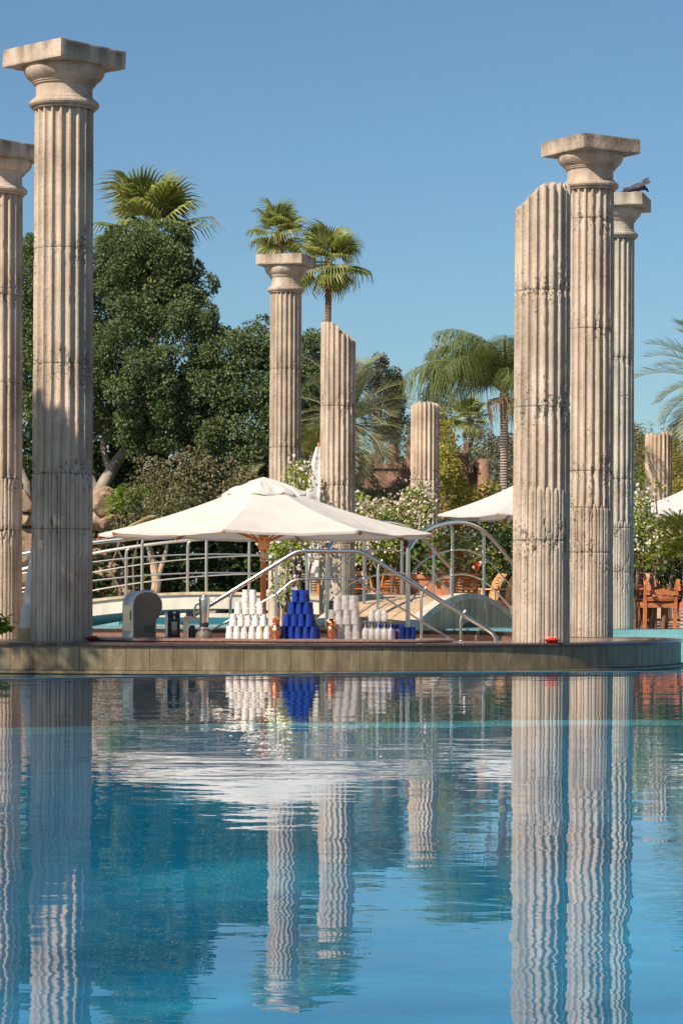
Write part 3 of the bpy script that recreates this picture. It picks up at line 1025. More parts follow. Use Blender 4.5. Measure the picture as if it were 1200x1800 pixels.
arcrail('near curved steel rail of the small footbridge, its hoop above the bar handrail', 0.03, None, [36.7, 39.1])
arcrail('far curved steel rail of the small footbridge, mostly behind the big parasol tip', -1.04, None, [35.9, 38.3, 40.6], yo=0.25)

b2 = thing('footbridge', 'long low arched footbridge with pale rendered side behind the bar', 'bridge', (0, 0, 0))
K2 = 0.029


def z2(x, y):
    return 0.70 - K2 * (x - (-2.11 + (y - 45.3) * 0.61)) ** 2


g = G()
rings = []
xs = [-7.4 + k * (7.45 / 60) for k in range(61)]
for x in xs:
    rings.append([(x, 45.15, max(z2(x, 45.15) - .29, -.5)), (x, 45.15, z2(x, 45.15) - .035), (x, 46.95, z2(x, 46.95) - .035), (x, 46.95, max(z2(x, 46.95) - .29, -.5))])
g.loft(rings)
g.obj('arch', M['limestone'], b2)
g = G()
rings = []
for x in xs:
    rings.append([(x, 45.11, z2(x, 45.15) - .04), (x, 45.11, z2(x, 45.15) + .008), (x, 46.99, z2(x, 46.95) + .008), (x, 46.99, z2(x, 46.95) - .04)])
g.loft(rings)
g.obj('deck', M['greenwall'], b2)


def rail2(label, y, crest, posts):
    rt = thing('handrail', label, 'handrail', (0, 0, 0), 0, 'curved steel rails of the footbridges')
    xx = [-7.2 + k * .2 for k in range(37)]
    for o, r in ((0, .034), (.345, .014), (.675, .014)):
        g = G(); g.tube([(x, y, 1.72 - o - K2 * (x - crest) ** 2) for x in xx], r, 8)
        g.obj('top_rail' if o == 0 else 'mid_rail', M['chrome'], rt, True)
    for px in posts:
        x = P(px, 1000, y).x
        zt = 1.72 - K2 * (x - crest) ** 2
        g = G(); g.tube([(x + .06, y, zt), (x + .01, y, zt - .05), (x, y, zt - .12), (x, y, z2(x, y) - .05)], .027, 8)
        g.obj('post', M['chrome'], rt, True)


rail2('nearer long steel rail of the low bridge, sweeping up from behind the shaded column', 45.3, -2.11, [20, 136, 250, 363, 476])
rail2('farther long steel rail of the low bridge, just below the nearer one at left', 46.75, -1.2, [10, 115, 222, 330, 438, 546])

# ------------------------------------------------------------------ handrail on the bar
hr = thing('handrail', 'polished steel handrail sloping both ways above the bar, nearest of the rails', 'handrail', (0, 0, 0))
D = 27.5


def Q(x, y, d=D):
    return P(x, y, d)


main = [(318, 1096), (368, 1064), (512, 975), (522, 970), (534, 968.5), (580, 969), (626, 969), (636, 971), (648, 977), (700, 1010), (780, 1060), (852, 1104), (864, 1112), (870, 1121), (872, 1133)]
g = G(); g.tube([Q(*p) for p in main], .025, 12)
g.obj('top_rail', M['chrome'], hr, True)
g = G(); g.tube([Q(*p) for p in [(330, 1130), (380, 1103), (405, 1089), (485, 1045), (512, 1022), (524, 1018.5), (536, 1018), (615, 1018), (627, 1019.5), (640, 1027), (664, 1043), (740, 1092), (808, 1133)]], .0105, 8)
g.obj('mid_rail', M['chrome'], hr, True)
for (x, yt, dx) in ((405, 1042, -9), (485, 992, 0), (539, 969, 5), (603, 969, 5), (664, 989, -8), (740, 1037, -9), (809, 1078, -9)):
    g = G()
    a = Q(x - dx, yt - 5)
    g.tube([a, Q(x - dx * .2, yt + 4), Q(x, yt + 14), Q(x, yt + 30), Vector((Q(x, 1100).x, D, TOPZ))], .0155, 8)
    g.obj('post', M['chrome'], hr, True)
    g = G(); g.lathe([(.035, 0), (.035, .008), (.018, .012)], 14, (Q(x, 1100).x, D, TOPZ + .001))
    g.obj('base_flange', M['chrome'], hr, True)


# ------------------------------------------------------------------ parasols
def parasol(label, cx, cy, ze, za, R, phi0, cloth, capR=.22, floor=-0.68, n=8, seed=1, vent=True, capdrop=.10, sagk=.06):
    root = thing('parasol', label, 'parasol', (cx, cy, 0), 0, 'open garden parasols')
    rnd = random.Random(seed)
    V = []
    for k in range(n):
        a = math.radians(phi0) + 2 * PI * k / n
        V.append((math.cos(a) * R, math.sin(a) * R))

    def surf(k, u, v):
        """u across the panel, v from the apex outwards"""
        a, b = V[k], V[(k + 1) % n]
        x = (a[0] + (b[0] - a[0]) * u) * v
        y = (a[1] + (b[1] - a[1]) * u) * v
        s = math.sin(PI * u)
        x *= 1 - .035 * s * v * v
        y *= 1 - .035 * s * v * v
        z = za + (ze - za) * (v ** 1.0) - sagk * math.sin(PI * min(v, 1)) - 0.035 * s * v + .012 * math.sin(u * 19 + k) * v * math.sin(v * 9) * s
        return (x, y, z)
    NU, NV = 10, 16
    for k in range(n):
        g = G()
        vs, fs = [], []
        for j in range(NV + 1):
            for i in range(NU + 1):
                vs.append(surf(k, i / NU, 0.03 + 0.97 * j / NV))
        # turned hem
        for i in range(NU + 1):
            x, y, z = surf(k, i / NU, 1)
            vs.append((x * .998, y * .998, z - .028))
        for j in range(NV + 1):
            for i in range(NU):
                o = j * (NU + 1) + i
                fs.append((o, o + NU + 1, o + NU + 2, o + 1))
        g.add(vs, fs)
        g.obj('canopy_panel', cloth, root, True, ang=60)
    # wooden ribs, end pegs and struts
    for k in range(n):
        a = Vector((V[k][0], V[k][1], 0))
        rb = G()
        pts = [Vector((a.x * t, a.y * t, za + (ze - za) * t - sagk * math.sin(PI * t) - .036)) for t in [0.04 + .93 * q / 8 for q in range(9)]]
        rb.tube(pts, .014, 6)
        rb.tube([Vector((a.x * .955, a.y * .955, ze - .012)), Vector((a.x * 1.0, a.y * 1.0, ze - .035))], .022, 6)
        r = rb.obj('rib', M['polewood'], root, True)
        s_ = G(); t = .46
        s_.tube([Vector((a.x * .02, a.y * .02, ze - .10)), Vector((a.x * t, a.y * t, za + (ze - za) * t - sagk - .035))], .013, 6)
        s_.obj('strut', M['polewood'], root, True)
    g = G()
    g.tube([(0, 0, floor), (0, 0, za - .03)], .038, 16)
    g.obj('pole', M['polewood'], root, True)
    g = G(); g.lathe([(.042, ze - .20), (.068, ze - .19), (.075, ze - .14), (.068, ze - .10), (.09, ze - .085), (.09, ze - .05), (.04, ze - .04)], 16)
    g.obj('runner', M['teak_light'], root, True)
    g = G()
    for kk in range(9):
        a = kk * 2 * PI / 9
        g.tube([(.043 * math.cos(a + q * .9), .043 * math.sin(a + q * .9), ze - .22 - .012 * kk - .004 * q) for q in range(8)], .006, 5)
    g.obj('cord', M['canvas'], root, True)
    g = G(); g.lathe([(.30, floor), (.30, floor + .06), (.06, floor + .08), (.055, floor + .3)], 20)
    g.obj('base', M['grey'], root, True)
    if vent:
        g = G()
        A = 96
        vs, fs = [], []
        NR = 9
        for j in range(NR + 1):
            t = j / NR
            for i in range(A):
                th = 2 * PI * i / A
                # the octagon radius in this direction
                aa = (th - math.radians(phi0)) % (2 * PI / n) - PI / n
                rr = math.cos(PI / n) / math.cos(aa)
                f = t * capR * R * rr * (1 + .05 * math.sin(th * n + 1.3))
                wv = .5 + .5 * math.cos(aa * n)
                wr = (fbm(np.array(math.cos(th) * 4.5 + seed), np.array(math.sin(th) * 4.5), np.array(t * 4.0), 3) - .5)
                z = za + (ze - za) * t * capR * .95 + .035 + .014 * math.sin(PI * t) - sagk * math.sin(PI * t * capR) - .045 * wv * t ** 3 + float(wr) * .15 * t * (1.2 - .3 * t)
                vs.append((f * math.cos(th), f * math.sin(th), z))
        for j in range(NR):
            for i in range(A):
                fs.append((j * A + i, (j + 1) * A + i, (j + 1) * A + (i + 1) % A, j * A + (i + 1) % A))
        g.add(vs, fs)
        # hanging hem
        ring = vs[NR * A:]
        g.add(ring + [(x * 1.005, y * 1.005, z - .03) for x, y, z in ring], [(i, A + i, A + (i + 1) % A, (i + 1) % A) for i in range(A)])
        g.obj('vent_cap', cloth, root, True, ang=60)
    return root


up = parasol('big cream parasol open over the bar, its wooden pole rising behind the white cups', P(463, 1000, 32).x, 32.0, 1.425, 2.10, 2.14, -11, M['canvas'], capR=.25, seed=4)
# loose strap folded back on the canopy
g = G()
CZ = lambda x: 2.10 - .675 * abs(x) * 1.12 / 2.06 - .055
sp = [(x, -.78, CZ(x) + o) for x, o in ((-1.72, .0), (-1.60, .012), (-1.47, .03), (-1.36, .05), (-1.31, .03))]
wd = [.02, .05, .06, .05, .02]
vs, fs = [], []
for (x, y, z), w in zip(sp, wd):
    vs += [(x - .03, y - w, z + .005), (x + .03, y + w, z + .02), (x + .03, y + w, z + .035), (x - .03, y - w, z + .02)]
for k in range(4):
    for i in range(4):
        j = (i + 1) % 4
        fs.append((k * 4 + i, k * 4 + j, k * 4 + 4 + j, k * 4 + 4 + i))
g.add(vs, fs)
g.obj('loose_strap', M['canvas_yellow'], up, True, ang=50)

parasol('white parasol half hidden behind the broken column on the right', 3.42, 43.5, 2.02, 2.80, 1.90, -28, M['canvas_white'], capR=.2, floor=.14, seed=5)
parasol('white parasol reaching in at the right edge of the photograph', 6.70, 45.0, 2.09, 2.9, 1.90, -15, M['canvas_white'], capR=.2, floor=.14, seed=6)

# furled parasol behind the broken middle column
fp = P(561, 990, 46)
fu = thing('furled_parasol', 'furled white parasol half hidden behind the broken middle column', 'parasol', (fp.x - .01, 46, 0))
g = G()
rings = []
for k in range(26):
    t = k / 25
    z = 3.32 - t * 2.35
    w = .05 + .17 * math.sin(min(1, t * 2.3) * PI / 2) - .05 * t if t < .38 else .14 + .05 * math.sin(t * 9)
    if abs(t - .38) < .03: w = .22
    A = 24
    rings.append([((w * (1 + .25 * math.cos(a * 6 + t * 4))) * math.cos(a), (w * (1 + .25 * math.cos(a * 6 + t * 4))) * math.sin(a), z) for a in [2 * PI * i / A for i in range(A)]])
g.loft(rings)
g.obj('furled_canvas', M['canvas_white'], fu, True, ang=70)
g = G(); g.tube([(0, 0, .14), (0, 0, 3.4)], .035, 10); g.obj('pole', M['polewood'], fu, True)
g = G(); g.lathe([(.28, .14), (.28, .2), (.05, .22)], 16); g.obj('base', M['grey'], fu, True)

# rolled cream cover leaning against the shaded column
lc = thing('rolled_cover', 'cream cone-shaped parasol cover leaning behind the foot of the shaded column, yellowed at its hem', 'cover', tuple(P(46, 1128, 27.1)))
a, b_ = P(46, 1127, 27.1), P(86, 800, 27.1)
ax = b_ - a
g1, g2 = G(), G()
def ring(t, r):
    c = ax * t
    return [(c.x + r * math.cos(q) * (1 + .08 * math.cos(q * 3 + 2 + t)), c.y + r * .8 * math.sin(q), c.z) for q in [2 * PI * i / 28 for i in range(28)]]
g1.loft([ring(t, 0.090 - .050 * t) for t in [.07 + .93 * k / 14 for k in range(15)]])
g2.loft([ring(t, 0.090 - .050 * t + .002) for t in (0.0, .02, .05, .075)])
g1.obj('cloth', M['canvas'], lc, True, ang=60)
g2.obj('hem', M['canvas_yellow'], lc, True, ang=60)

# ------------------------------------------------------------------ things on the bar
BD = 26.72


def on(px, d=BD):
    p = P(px, 1123, d)
    return (p.x, d, CT + .0005)


im = thing('ice_machine', 'rounded steel ice machine with dark side panel at the left end of the bar', 'ice machine', on(250, 26.85), math.radians(30))
prof = [(-.165, 0), (-.165, .34), (-.155, .40), (-.125, .445), (-.08, .475), (-.02, .488), (.04, .486), (.10, .468), (.145, .43), (.17, .38), (.174, .32), (.17, .27), (.14, .222), (.108, .18), (.102, .13), (.102, 0)]
g = G(); g.loft([[(x, y, z) for x, z in prof] for y in (-.125, .135)]); g.obj('body', M['steel_front'], im, True, ang=40)
g = G(); g.box((-.1665, .005, .20), (.004, .20, .27), bev=.0015); g.obj('front_door', M['chrome'], im)
g = G(); g.box((-.1695, -.07, .23), (.008, .015, .10), bev=.002); g.obj('handle', M['black'], im)
g = G()
for k in range(5):
    g.box((.02, -.1345, .06 + k * .016), (.12, .003, .006))
g.obj('vent', M['black'], im)
ins = [(x * .95 - .003, z * .965 + .006) for x, z in prof]
g = G(); g.loft([[(x, y, z) for x, z in ins] for y in (-.134, -.1255)]); g.obj('side_panel', M['grey'], im, True, ang=40)
g = G(); g.lathe([(.001, 0), (.085, 0), (.08, .012), (.05, .02), (.001, .022)], 24, (.055, .0, .478), 1, .9); g.obj('lid', M['beige'], im, True)
g = G(); g.box((.02, 0, -.0), (.2, .2, .004)); g.obj('foot', M['black'], im)

cf = thing('coffee_machine', 'black coffee machine with a beige cup under its spout, beside the ice machine', 'coffee machine', on(306, 27.1), math.radians(6))
g = G(); g.box((0, .05, .14), (.125, .16, .28), bev=.008); g.box((0, -.05, .255), (.12, .09, .05), bev=.006); g.box((0, -.05, .012), (.125, .12, .024), bev=.004); g.obj('body', M['black'], cf)
g = G(); g.box((-.075, .05, .13), (.028, .17, .26), bev=.008); g.obj('water_tank', M['steel'], cf)
g = G(); g.lathe([(.012, .19), (.016, .23), (.016, .235)], 10, (0, -.06, 0)); g.obj('spout', M['chrome'], cf, True)
g = G(); g.lathe([(.02, 0), (.03, 0.0), (.033, .09), (.028, .09)], 14, (0, -.055, .075)); g.obj('cup', M['beige'], cf, True)
g = G(); g.box((0, -.055, .05), (.07, .07, .05), bev=.004); g.obj('cup_stand', M['grey'], cf)
g = G(); g.box((0, -.097, .262), (.03, .004, .014)); g.obj('badge', M['steel'], cf)

gr = thing('coffee_grinder', 'small grey and cream grinder left of the tall steel blender', 'grinder', on(333, 27.0))
g = G(); g.loft([[(x, y, z) for x, z in [(-.06, 0), (-.065, .12), (-.068, .19), (-.05, .222), (.02, .228), (.055, .205), (.05, .19), (.0, .165), (-.01, .15), (-.005, 0)]] for y in (-.05, .06)]); g.obj('body', M['beige'], gr, True, ang=30)
g = G(); g.lathe([(.045, 0), (.04, .03), (.018, .05), (.001, .052)], 16, (.005, 0, .226)); g.obj('hopper_lid', M['grey'], gr, True)
g = G(); g.lathe([(.035, 0), (.04, .02), (.03, .11), (.026, .13)], 14, (.03, 0, 0)); g.obj('container', M['black'], gr, True)
g = G(); g.tube([(.03, -.03, .02), (.03, -.05, .07), (.03, -.035, .12)], .006, 6); g.obj('handle', M['black'], gr, True)

bl = thing('blender', 'tall steel bar blender with dark flared base and looped handle', 'blender', on(359, 26.6))
g = G(); g.lathe([(.085, 0), (.086, .02), (.075, .06), (.055, .085), (.05, .092)], 20); g.obj('motor_base', M['grey'], bl, True)
g = G()
for k in range(8):
    a = k * PI / 4
    g.tube([(.083 * math.cos(a), .083 * math.sin(a), .012), (.056 * math.cos(a), .056 * math.sin(a), .088)], .007, 6)
g.obj('base_ridge', M['black'], bl, True)
g = G(); g.lathe([(.052, .092), (.060, .10), (.060, .112), (.05, .118)], 20); g.obj('collar', M['steel'], bl, True)
g = G(); g.lathe([(.045, .118), (.05, .15), (.046, .162)], 20); g.obj('clutch', M['black'], bl, True)
g = G(); g.lathe([(.04, .16), (.045, .17), (.056, .34), (.0565, .39), (.064, .392), (.064, .402), (.05, .405)], 24); g.obj('jar', M['chrome'], bl, True, ang=30)
g = G(); g.lathe([(.054, .404), (.052, .43), (.035, .437), (.03, .445), (.001, .447)], 20); g.obj('lid', M['steel'], bl, True)
g = G(); g.tube([(-.05, 0, .36), (-.085, -.01, .345), (-.1, -.012, .30), (-.1, -.012, .24), (-.08, -.008, .19), (-.048, 0, .17)], [.008, .011, .012, .012, .011, .009], 8); g.obj('handle', M['grey'], bl, True)


def cup_mesh(mat, n, H=.126, R=.039, sm=False):
    g = G()
    r1, r2 = R, R * .80
    pr = [(r1 * .8, .0), (r1, .0), (r1, .006), (r1 * .985, .052 / .126 * H), (r1 * .99, .056 / .126 * H), (r1 * .86, .060 / .126 * H), (r2 * 1.02, H * .985), (r2 * .97, H), (r2 * .6, H), (r2 * .55, H * .985), (.001, H * .985)]
    g.lathe(pr, n)
    return g.mesh('cup', mat, sm, 30)


ORD = ['leftmost', 'second from left', 'third from left', 'fourth from left', 'fifth from left', 'sixth from left']
TIER = ['bottom', 'second', 'third', 'top']


def pyramid(me, cols, x0s, tiers, H, sp, colour, what, cat, group, dy=.078, d=26.6, shift2=0.0):
    """tiers: how many in the front row of each tier"""
    for t, cnt in enumerate(tiers):
        for row in range(2):
            if row == 1 and cnt < 2:
                continue
            for i in range(cnt):
                p = on(x0s[t], d + row * dy)
                x = p[0] + (i - (cnt - 1) / 2) * sp + (shift2 if row else -shift2)
                o = link(what, me, None, (x + random.uniform(-.003, .003), p[1] + (random.uniform(-.006, .006)), p[2] + t * (H + .0006)), (0, 0, random.uniform(0, 6.28)))
                if row == 0:
                    lab = f"{ORD[i]} {colour} in front row of {TIER[t] if t < len(tiers) - 1 else 'top'} tier"
                else:
                    lab = f"{ORD[i]} {colour} in rear row of {TIER[t] if t < len(tiers) - 1 else 'top'} tier"
                tag(o, lab, cat, group)


me = cup_mesh(M['cup_white'], 11)
pyramid(me, None, [436, 436, 438, 438], [6, 5, 4, 2], .126, .0775, 'cup of the white pyramid', 'cup', 'cup', 'white cups stacked on the bar')
# the last pyramid shifts its rear row by half a cup
me = cup_mesh(M['cup_blue'], 14)
pyramid(me, None, [527, 526, 528, 528], [5, 4, 3, 2], .126, .0765, 'cup of the cobalt blue pyramid', 'cup', 'cup', 'blue cups stacked on the bar', shift2=.018)
me = cup_mesh(M['cup_clear'], 20, .150, .041, True)
pyramid(me, None, [613, 611, 608], [3, 3, 3], .150, .082, 'cup of the frosted clear stack', 'cup', 'cup', 'clear cups stacked on the bar', shift2=.012)
for t in range(2):
    p = on(583, 26.86)
    tag(link('cup', me, None, (p[0], p[1], p[2] + t * .1506)), ['lower frosted clear cup of the short stack behind the copper owl', 'upper frosted clear cup of the short stack behind the copper owl'][t], 'cup', 'clear cups stacked on the bar')
bk_ = thing('menu_holder', 'upright black card holder standing left of the clear cups', 'holder', on(582, 27.05))
g = G(); g.box((0, 0, .20), (.05, .012, .39), bev=.002); g.obj('card_sleeve', M['black'], bk_)
g = G(); g.box((0, 0, .006), (.07, .08, .012), bev=.003); g.obj('stand', M['black'], bk_)

# upturned wine glasses
g = G()
g.lathe([(.027, 0), (.029, .0), (.034, .025), (.0365, .055), (.033, .085), (.020, .108), (.006, .120), (.0035, .13), (.0035, .172), (.006, .178), (.033, .182), (.034, .184), (.001, .1845)], 20)
wg = g.mesh('wine_glass', M['wineglass'], True, 40)
for i in range(5):
    p = on(641.5 + i * 11.2, 26.6)
    tag(link('wine_glass', wg, None, p), f"{ORD[i]} upturned wine glass in the lower front row, right of the clear cups", 'wine glass', 'upturned wine glasses on the bar')
for i in range(4):
    p = on(648 + i * 11.2, 26.675)
    tag(link('wine_glass', wg, None, p), f"{ORD[i]} upturned wine glass in the lower rear row, right of the clear cups", 'wine glass', 'upturned wine glasses on the bar')
for i in range(3):
    p = on(652.5 + i * 11.2, 26.635)
    tag(link('wine_glass', wg, None, (p[0], p[1], p[2] + .1852)), f"{['left', 'middle', 'right'][i]} one of three wine glasses balanced on the feet of those below", 'wine glass', 'upturned wine glasses on the bar')


def tumbler(mat, R, H):
    g = G(); g.lathe([(R * .88, 0), (R * .9, .0), (R, H), (R * .93, H), (R * .84, .012), (.001, .012)], 12)
    return g.mesh('tumbler', mat, False)


tm = tumbler(M['cup_navy'], .029, .125)
for i in range(3):
    tag(link('tumbler', tm, None, on(707 + i * 9.4, 26.6)), f"{['left', 'middle', 'right'][i]} navy glass tumbler at the right end of the glassware", 'tumbler', 'glass tumblers on the bar')
tm2 = tumbler(M['cup_violet'], .026, .105)
for i in range(2):
    tag(link('tumbler', tm2, None, on(691.5 + i * 7.6 + i, 26.56 + i * .05)), f"{['left', 'right'][i]} violet glass tumbler between the wine glasses and the navy tumblers", 'tumbler', 'glass tumblers on the bar')
tm3 = tumbler(M['cup_blue'], .028, .150)
for i in range(5):
    tag(link('tumbler', tm3, None, on(666 + i * 9.8, 26.80)), f"{ORD[i]} tall blue tumbler in the row behind the wine glasses", 'tumbler', 'glass tumblers on the bar')

# copper pineapple
pa = thing('pineapple_jar', 'copper pineapple shaped jar between the white and the blue cups', 'jar', on(485, 26.5))
g = G()
A, B = 40, 26
vs, fs = [], []
for j in range(B + 1):
    t = j / B
    r = .060 * (math.sin(PI * (0.12 + .80 * t)) ** .75)
    for i in range(A):
        th = 2 * PI * i / A
        bmp = .0035 * abs(math.sin(th * 5 + t * 11)) * abs(math.sin(th * 5 - t * 11)) * math.sin(PI * t) ** .3
        vs.append(((r + bmp) * math.cos(th), (r + bmp) * math.sin(th), .16 * t))
fs = [(j * A + i, j * A + (i + 1) % A, (j + 1) * A + (i + 1) % A, (j + 1) * A + i) for j in range(B) for i in range(A)]
fs += [tuple(reversed(range(A))), tuple(range(B * A, (B + 1) * A))]
g.add(vs, fs); g.obj('body', M['copper'], pa, True, ang=60)
g = G()
for ring_, (cnt, r0, tip, hh) in enumerate(((7, .018, .042, .045), (7, .014, .030, .065), (5, .008, .014, .082))):
    for k in range(cnt):
        a = 2 * PI * k / cnt + ring_ * .5
        c, s = math.cos(a), math.sin(a)
        g.tube([(r0 * c, r0 * s, .155), ((r0 + tip) * .55 * c, (r0 + tip) * .55 * s, .155 + hh * .6), (tip * c, tip * s, .155 + hh)], [.009, .008, .001], 5)
g.obj('leaf_crown', M['copper'], pa, True)

# copper owl
ow = thing('owl_jar', 'copper owl shaped cup standing between the blue and the clear cups', 'jar', on(582, 26.5))
g = G(); g.lathe([(.030, 0), (.034, .004), (.030, .02), (.038, .035), (.050, .065), (.052, .095), (.046, .12), (.040, .132), (.046, .145), (.049, .165), (.042, .185), (.024, .192), (.001, .193)], 28, (0, 0, 0), 1, .9); g.obj('body', M['copper'], ow, True, ang=60)
for s in (-1, 1):
    g = G(); g.lathe([(.016, 0), (.012, .015), (.001, .028)], 8, (s * .030, 0, .178)); g.obj('ear', M['copper'], ow, True)
    g = G(); g.tube([(s * .019, -.036, .160), (s * .019, -.047, .160)], [.014, .012], 14); e = g.obj('eye', M['copper'], ow, True)
    g = G(); g.tube([(s * .019, -.047, .160), (s * .019, -.050, .160)], [.006, .005], 10); g.obj('pupil', M['black'], e, True)
    g = G(); g.loft([[(s * (.047 + .008 * math.sin(PI * t)) + .004 * math.cos(q), .024 * math.cos(q) * math.sin(PI * t) ** .6 - .005, .045 + .09 * t + .006 * math.sin(q)) for q in [2 * PI * i / 10 for i in range(10)]] for t in [.04 + .92 * k / 8 for k in range(9)]]); g.obj('wing', M['copper'], ow, True)
g = G(); g.tube([(0, -.043, .155), (0, -.053, .140)], [.007, .001], 6); g.obj('beak', M['copper'], ow, True)
g = G(); g.lathe([(.022, 0), (.026, .02), (.001, .022)], 12, (0, 0, .188)); g.obj('stopper', M['black'], ow, True)


def bowl(px, py, d, mat, label):
    p = P(px, py, d)
    r = thing('candle_bowl', label, 'bowl', (p.x, d, .1788))
    g = G(); g.lathe([(.035, 0), (.040, .004), (.062, .016), (.083, .032), (.085, .036), (.080, .040), (.050, .048), (.046, .056), (.040, .056), (.036, .044), (.001, .040)], 32); g.obj('shell', mat, r, True, ang=50)
    for k in range(4):
        a = k * PI / 2 + .4
        g = G(); g.lathe([(.007, 0), (.008, .006), (.003, .010), (.001, .011)], 8, (.045 * math.cos(a), .045 * math.sin(a), .054)); g.obj('knob', M['ivory'], r, True)


bowl(970, 1128, 26.42, M['red'], 'bright red flying saucer shaped candle bowl at the foot of the broken column')
bowl(163, 1128, 26.10, M['darkred'], 'dark red candle bowl in the shade at the foot of the nearest column')

# pigeon on the capital
pp = P(1120, 331, 35.55)
tz = 5.66 + .42 + .18 + .004
pg = thing('pigeon', 'dark pigeon perched on the capital at the right, preening with one wing raised', 'pigeon', (pp.x, 35.62, tz), math.radians(8))
g = G()
secs = [(-.20, .048, .006, .030), (-.15, .052, .012, .036), (-.10, .062, .026, .040), (-.05, .082, .045, .050), (.0, .095, .056, .058), (.05, .100, .054, .056), (.085, .098, .042, .045), (.11, .088, .030, .032), (.13, .072, .026, .026), (.148, .056, .023, .022), (.160, .042, .012, .012), (.166, .028, .004, .004)]
g.loft([[(x, w * math.cos(q), z + h * math.sin(q)) for q in [2 * PI * i / 14 for i in range(14)]] for x, z, w, h in [(a, b, c, d) for a, b, c, d in secs]])
g.obj('body', M['pigeon'], pg, True, ang=70)
def feather(pts, w, th, nm, mat):
    g = G()
    vs, rings = [], []
    for k, (x, y, z) in enumerate(pts):
        ww = w[k]
        rings.append([(x - .0, y - th, z - ww), (x, y + th, z - ww), (x, y + th, z + ww), (x, y - th, z + ww)])
    g.loft(rings)
    return g.obj(nm, mat, pg, False)
for k in range(5):
    z0 = .125 + k * .010
    feather([(-.03 + .01 * k, -.055, .10), (.06, -.065, z0), (.13, -.07, z0 + .018 + k * .006), (.175 - .01 * k, -.07, z0 + .03 + k * .008)], [.03, .024, .016, .003], .004 + .001 * k, 'wing_feather', M['pigeon2'])
feather([(-.12, .05, .06), (.0, .062, .10), (.08, .055, .12)], [.008, .035, .02], .006, 'wing', M['pigeon2'])
for k in range(3):
    feather([(-.10, -.018 + .018 * k, .05), (-.20, -.022 + .022 * k, .028), (-.245, -.026 + .026 * k, .012)], [.010, .010, .004], .012, 'tail_feather', M['pigeon'])
for s in (-1, 1):
    g = G(); g.tube([(.02, s * .02, .05), (.03, s * .022, .012), (.02, s * .022, .003)], [.008, .005, .005], 6)
    for q in (-.5, 0, .5):
        g.tube([(.02, s * .022, .004), (.055, s * .022 + q * .03, .003)], [.004, .002], 5)
    g.obj('leg', M['red'], pg, True)

# ------------------------------------------------------------------ foliage
def unit(a):
    return a / (np.linalg.norm(a, axis=-1, keepdims=True) + 1e-9)


def leaf_quads(Pt, Nr, size, wid, rs, out=0.6, droop=0.15):
    n = len(Pt)
    d = unit(Nr * out + rs.normal(size=(n, 3)) * 0.55 + np.array([0, 0, -droop]))
    s = unit(np.cross(d, rs.normal(size=(n, 3)) + Nr * 0.3))
    L = size * rs.uniform(0.65, 1.25, (n, 1))
    Wd = L * wid
    fold = unit(np.cross(s, d)) * L * 0.12
    V = np.stack([Pt, Pt + d * L * .5 + s * Wd * .5 + fold, Pt + d * L, Pt + d * L * .5 - s * Wd * .5 + fold], 1).reshape(-1, 3)
    F = np.arange(n * 4).reshape(-1, 4)
    return V, F


def lobe(px, py, r, d, ry=None, depth=1.0, dd=0.0):
    """ellipsoid lobe from photo position and pixel radius"""
    c = P(px, py, d + dd)
    k = d / FPX
    ry = ry or r
    return (c.x, c.y, c.z, r * k, max(r, ry) * k * depth, ry * k)


def crown(name, lobes, mat, leaf, density, rs_seed, parent=None, sub=0.4, wid=0.6, fill=0.25, lump=1.0, zmin=0.15, out=0.6, spread=1.0):
    rs = np.random.default_rng(rs_seed)
    Pts, Nrs, R = [], [], []
    Lb = np.array(lobes)
    for li, (cx, cy, cz, rx, ry, rz) in enumerate(lobes):
        area = 4 * PI * ((rx * ry) ** 1.6 / 3 + (rx * rz) ** 1.6 / 3 + (ry * rz) ** 1.6 / 3) ** (1 / 1.6)
        ns = max(5, int(area / (PI * sub * sub) * 1.5 * lump))
        u = unit(rs.normal(size=(ns, 3)))
        u = u[u[:, 2] > -0.75]
        c = np.array([cx, cy, cz]) + u * np.array([rx, ry, rz]) * rs.uniform(0.74, 0.98, (len(u), 1))
        # drop sub-clumps buried in other lobes
        keep = np.ones(len(c), bool)
        for lj, q in enumerate(Lb):
            if lj != li:
                keep &= (((c - q[:3]) / (q[3:] * 0.82)) ** 2).sum(1) > 1
        keep &= c[:, 2] > zmin
        c, u = c[keep], u[keep]
        srr = sub * rs.uniform(0.55, 1.25, len(c))
        tone = rs.uniform(0, 1, len(c))
        for q, uu, sr, tn in zip(c, u, srr, tone):
            m = int(density * sr * sr * 4 * PI * 0.6)
            v = unit(rs.normal(size=(m, 3)) + uu * 0.75)
            rad = sr * rs.uniform(0.35, 1.0, (m, 1)) ** 0.45 * spread
            Pts.append(q + v * rad * np.array([1, 1, .85])); Nrs.append(v)
            R.append(np.clip(0.62 * rs.uniform(0, 1, m) + 0.38 * tn, 0, 1))
        # inner fill so that the crown is not hollow
        m = int(area * density * fill)
        v = unit(rs.normal(size=(m, 3)))
        Pts.append(np.array([cx, cy, cz]) + v * np.array([rx, ry, rz]) * rs.uniform(0.3, 0.88, (m, 1))); Nrs.append(v); R.append(rs.uniform(0, .8, m))
    Pt, Nr, R = np.concatenate(Pts), np.concatenate(Nrs), np.concatenate(R)
    k = Pt[:, 2] > zmin
    Pt, Nr, R = Pt[k], Nr[k], R[k]
    V, F = leaf_quads(Pt, Nr, leaf, wid, rs, out)
    return link(name, mesh_np(name, V, F, mat, attr=np.repeat(R, 4)), parent)


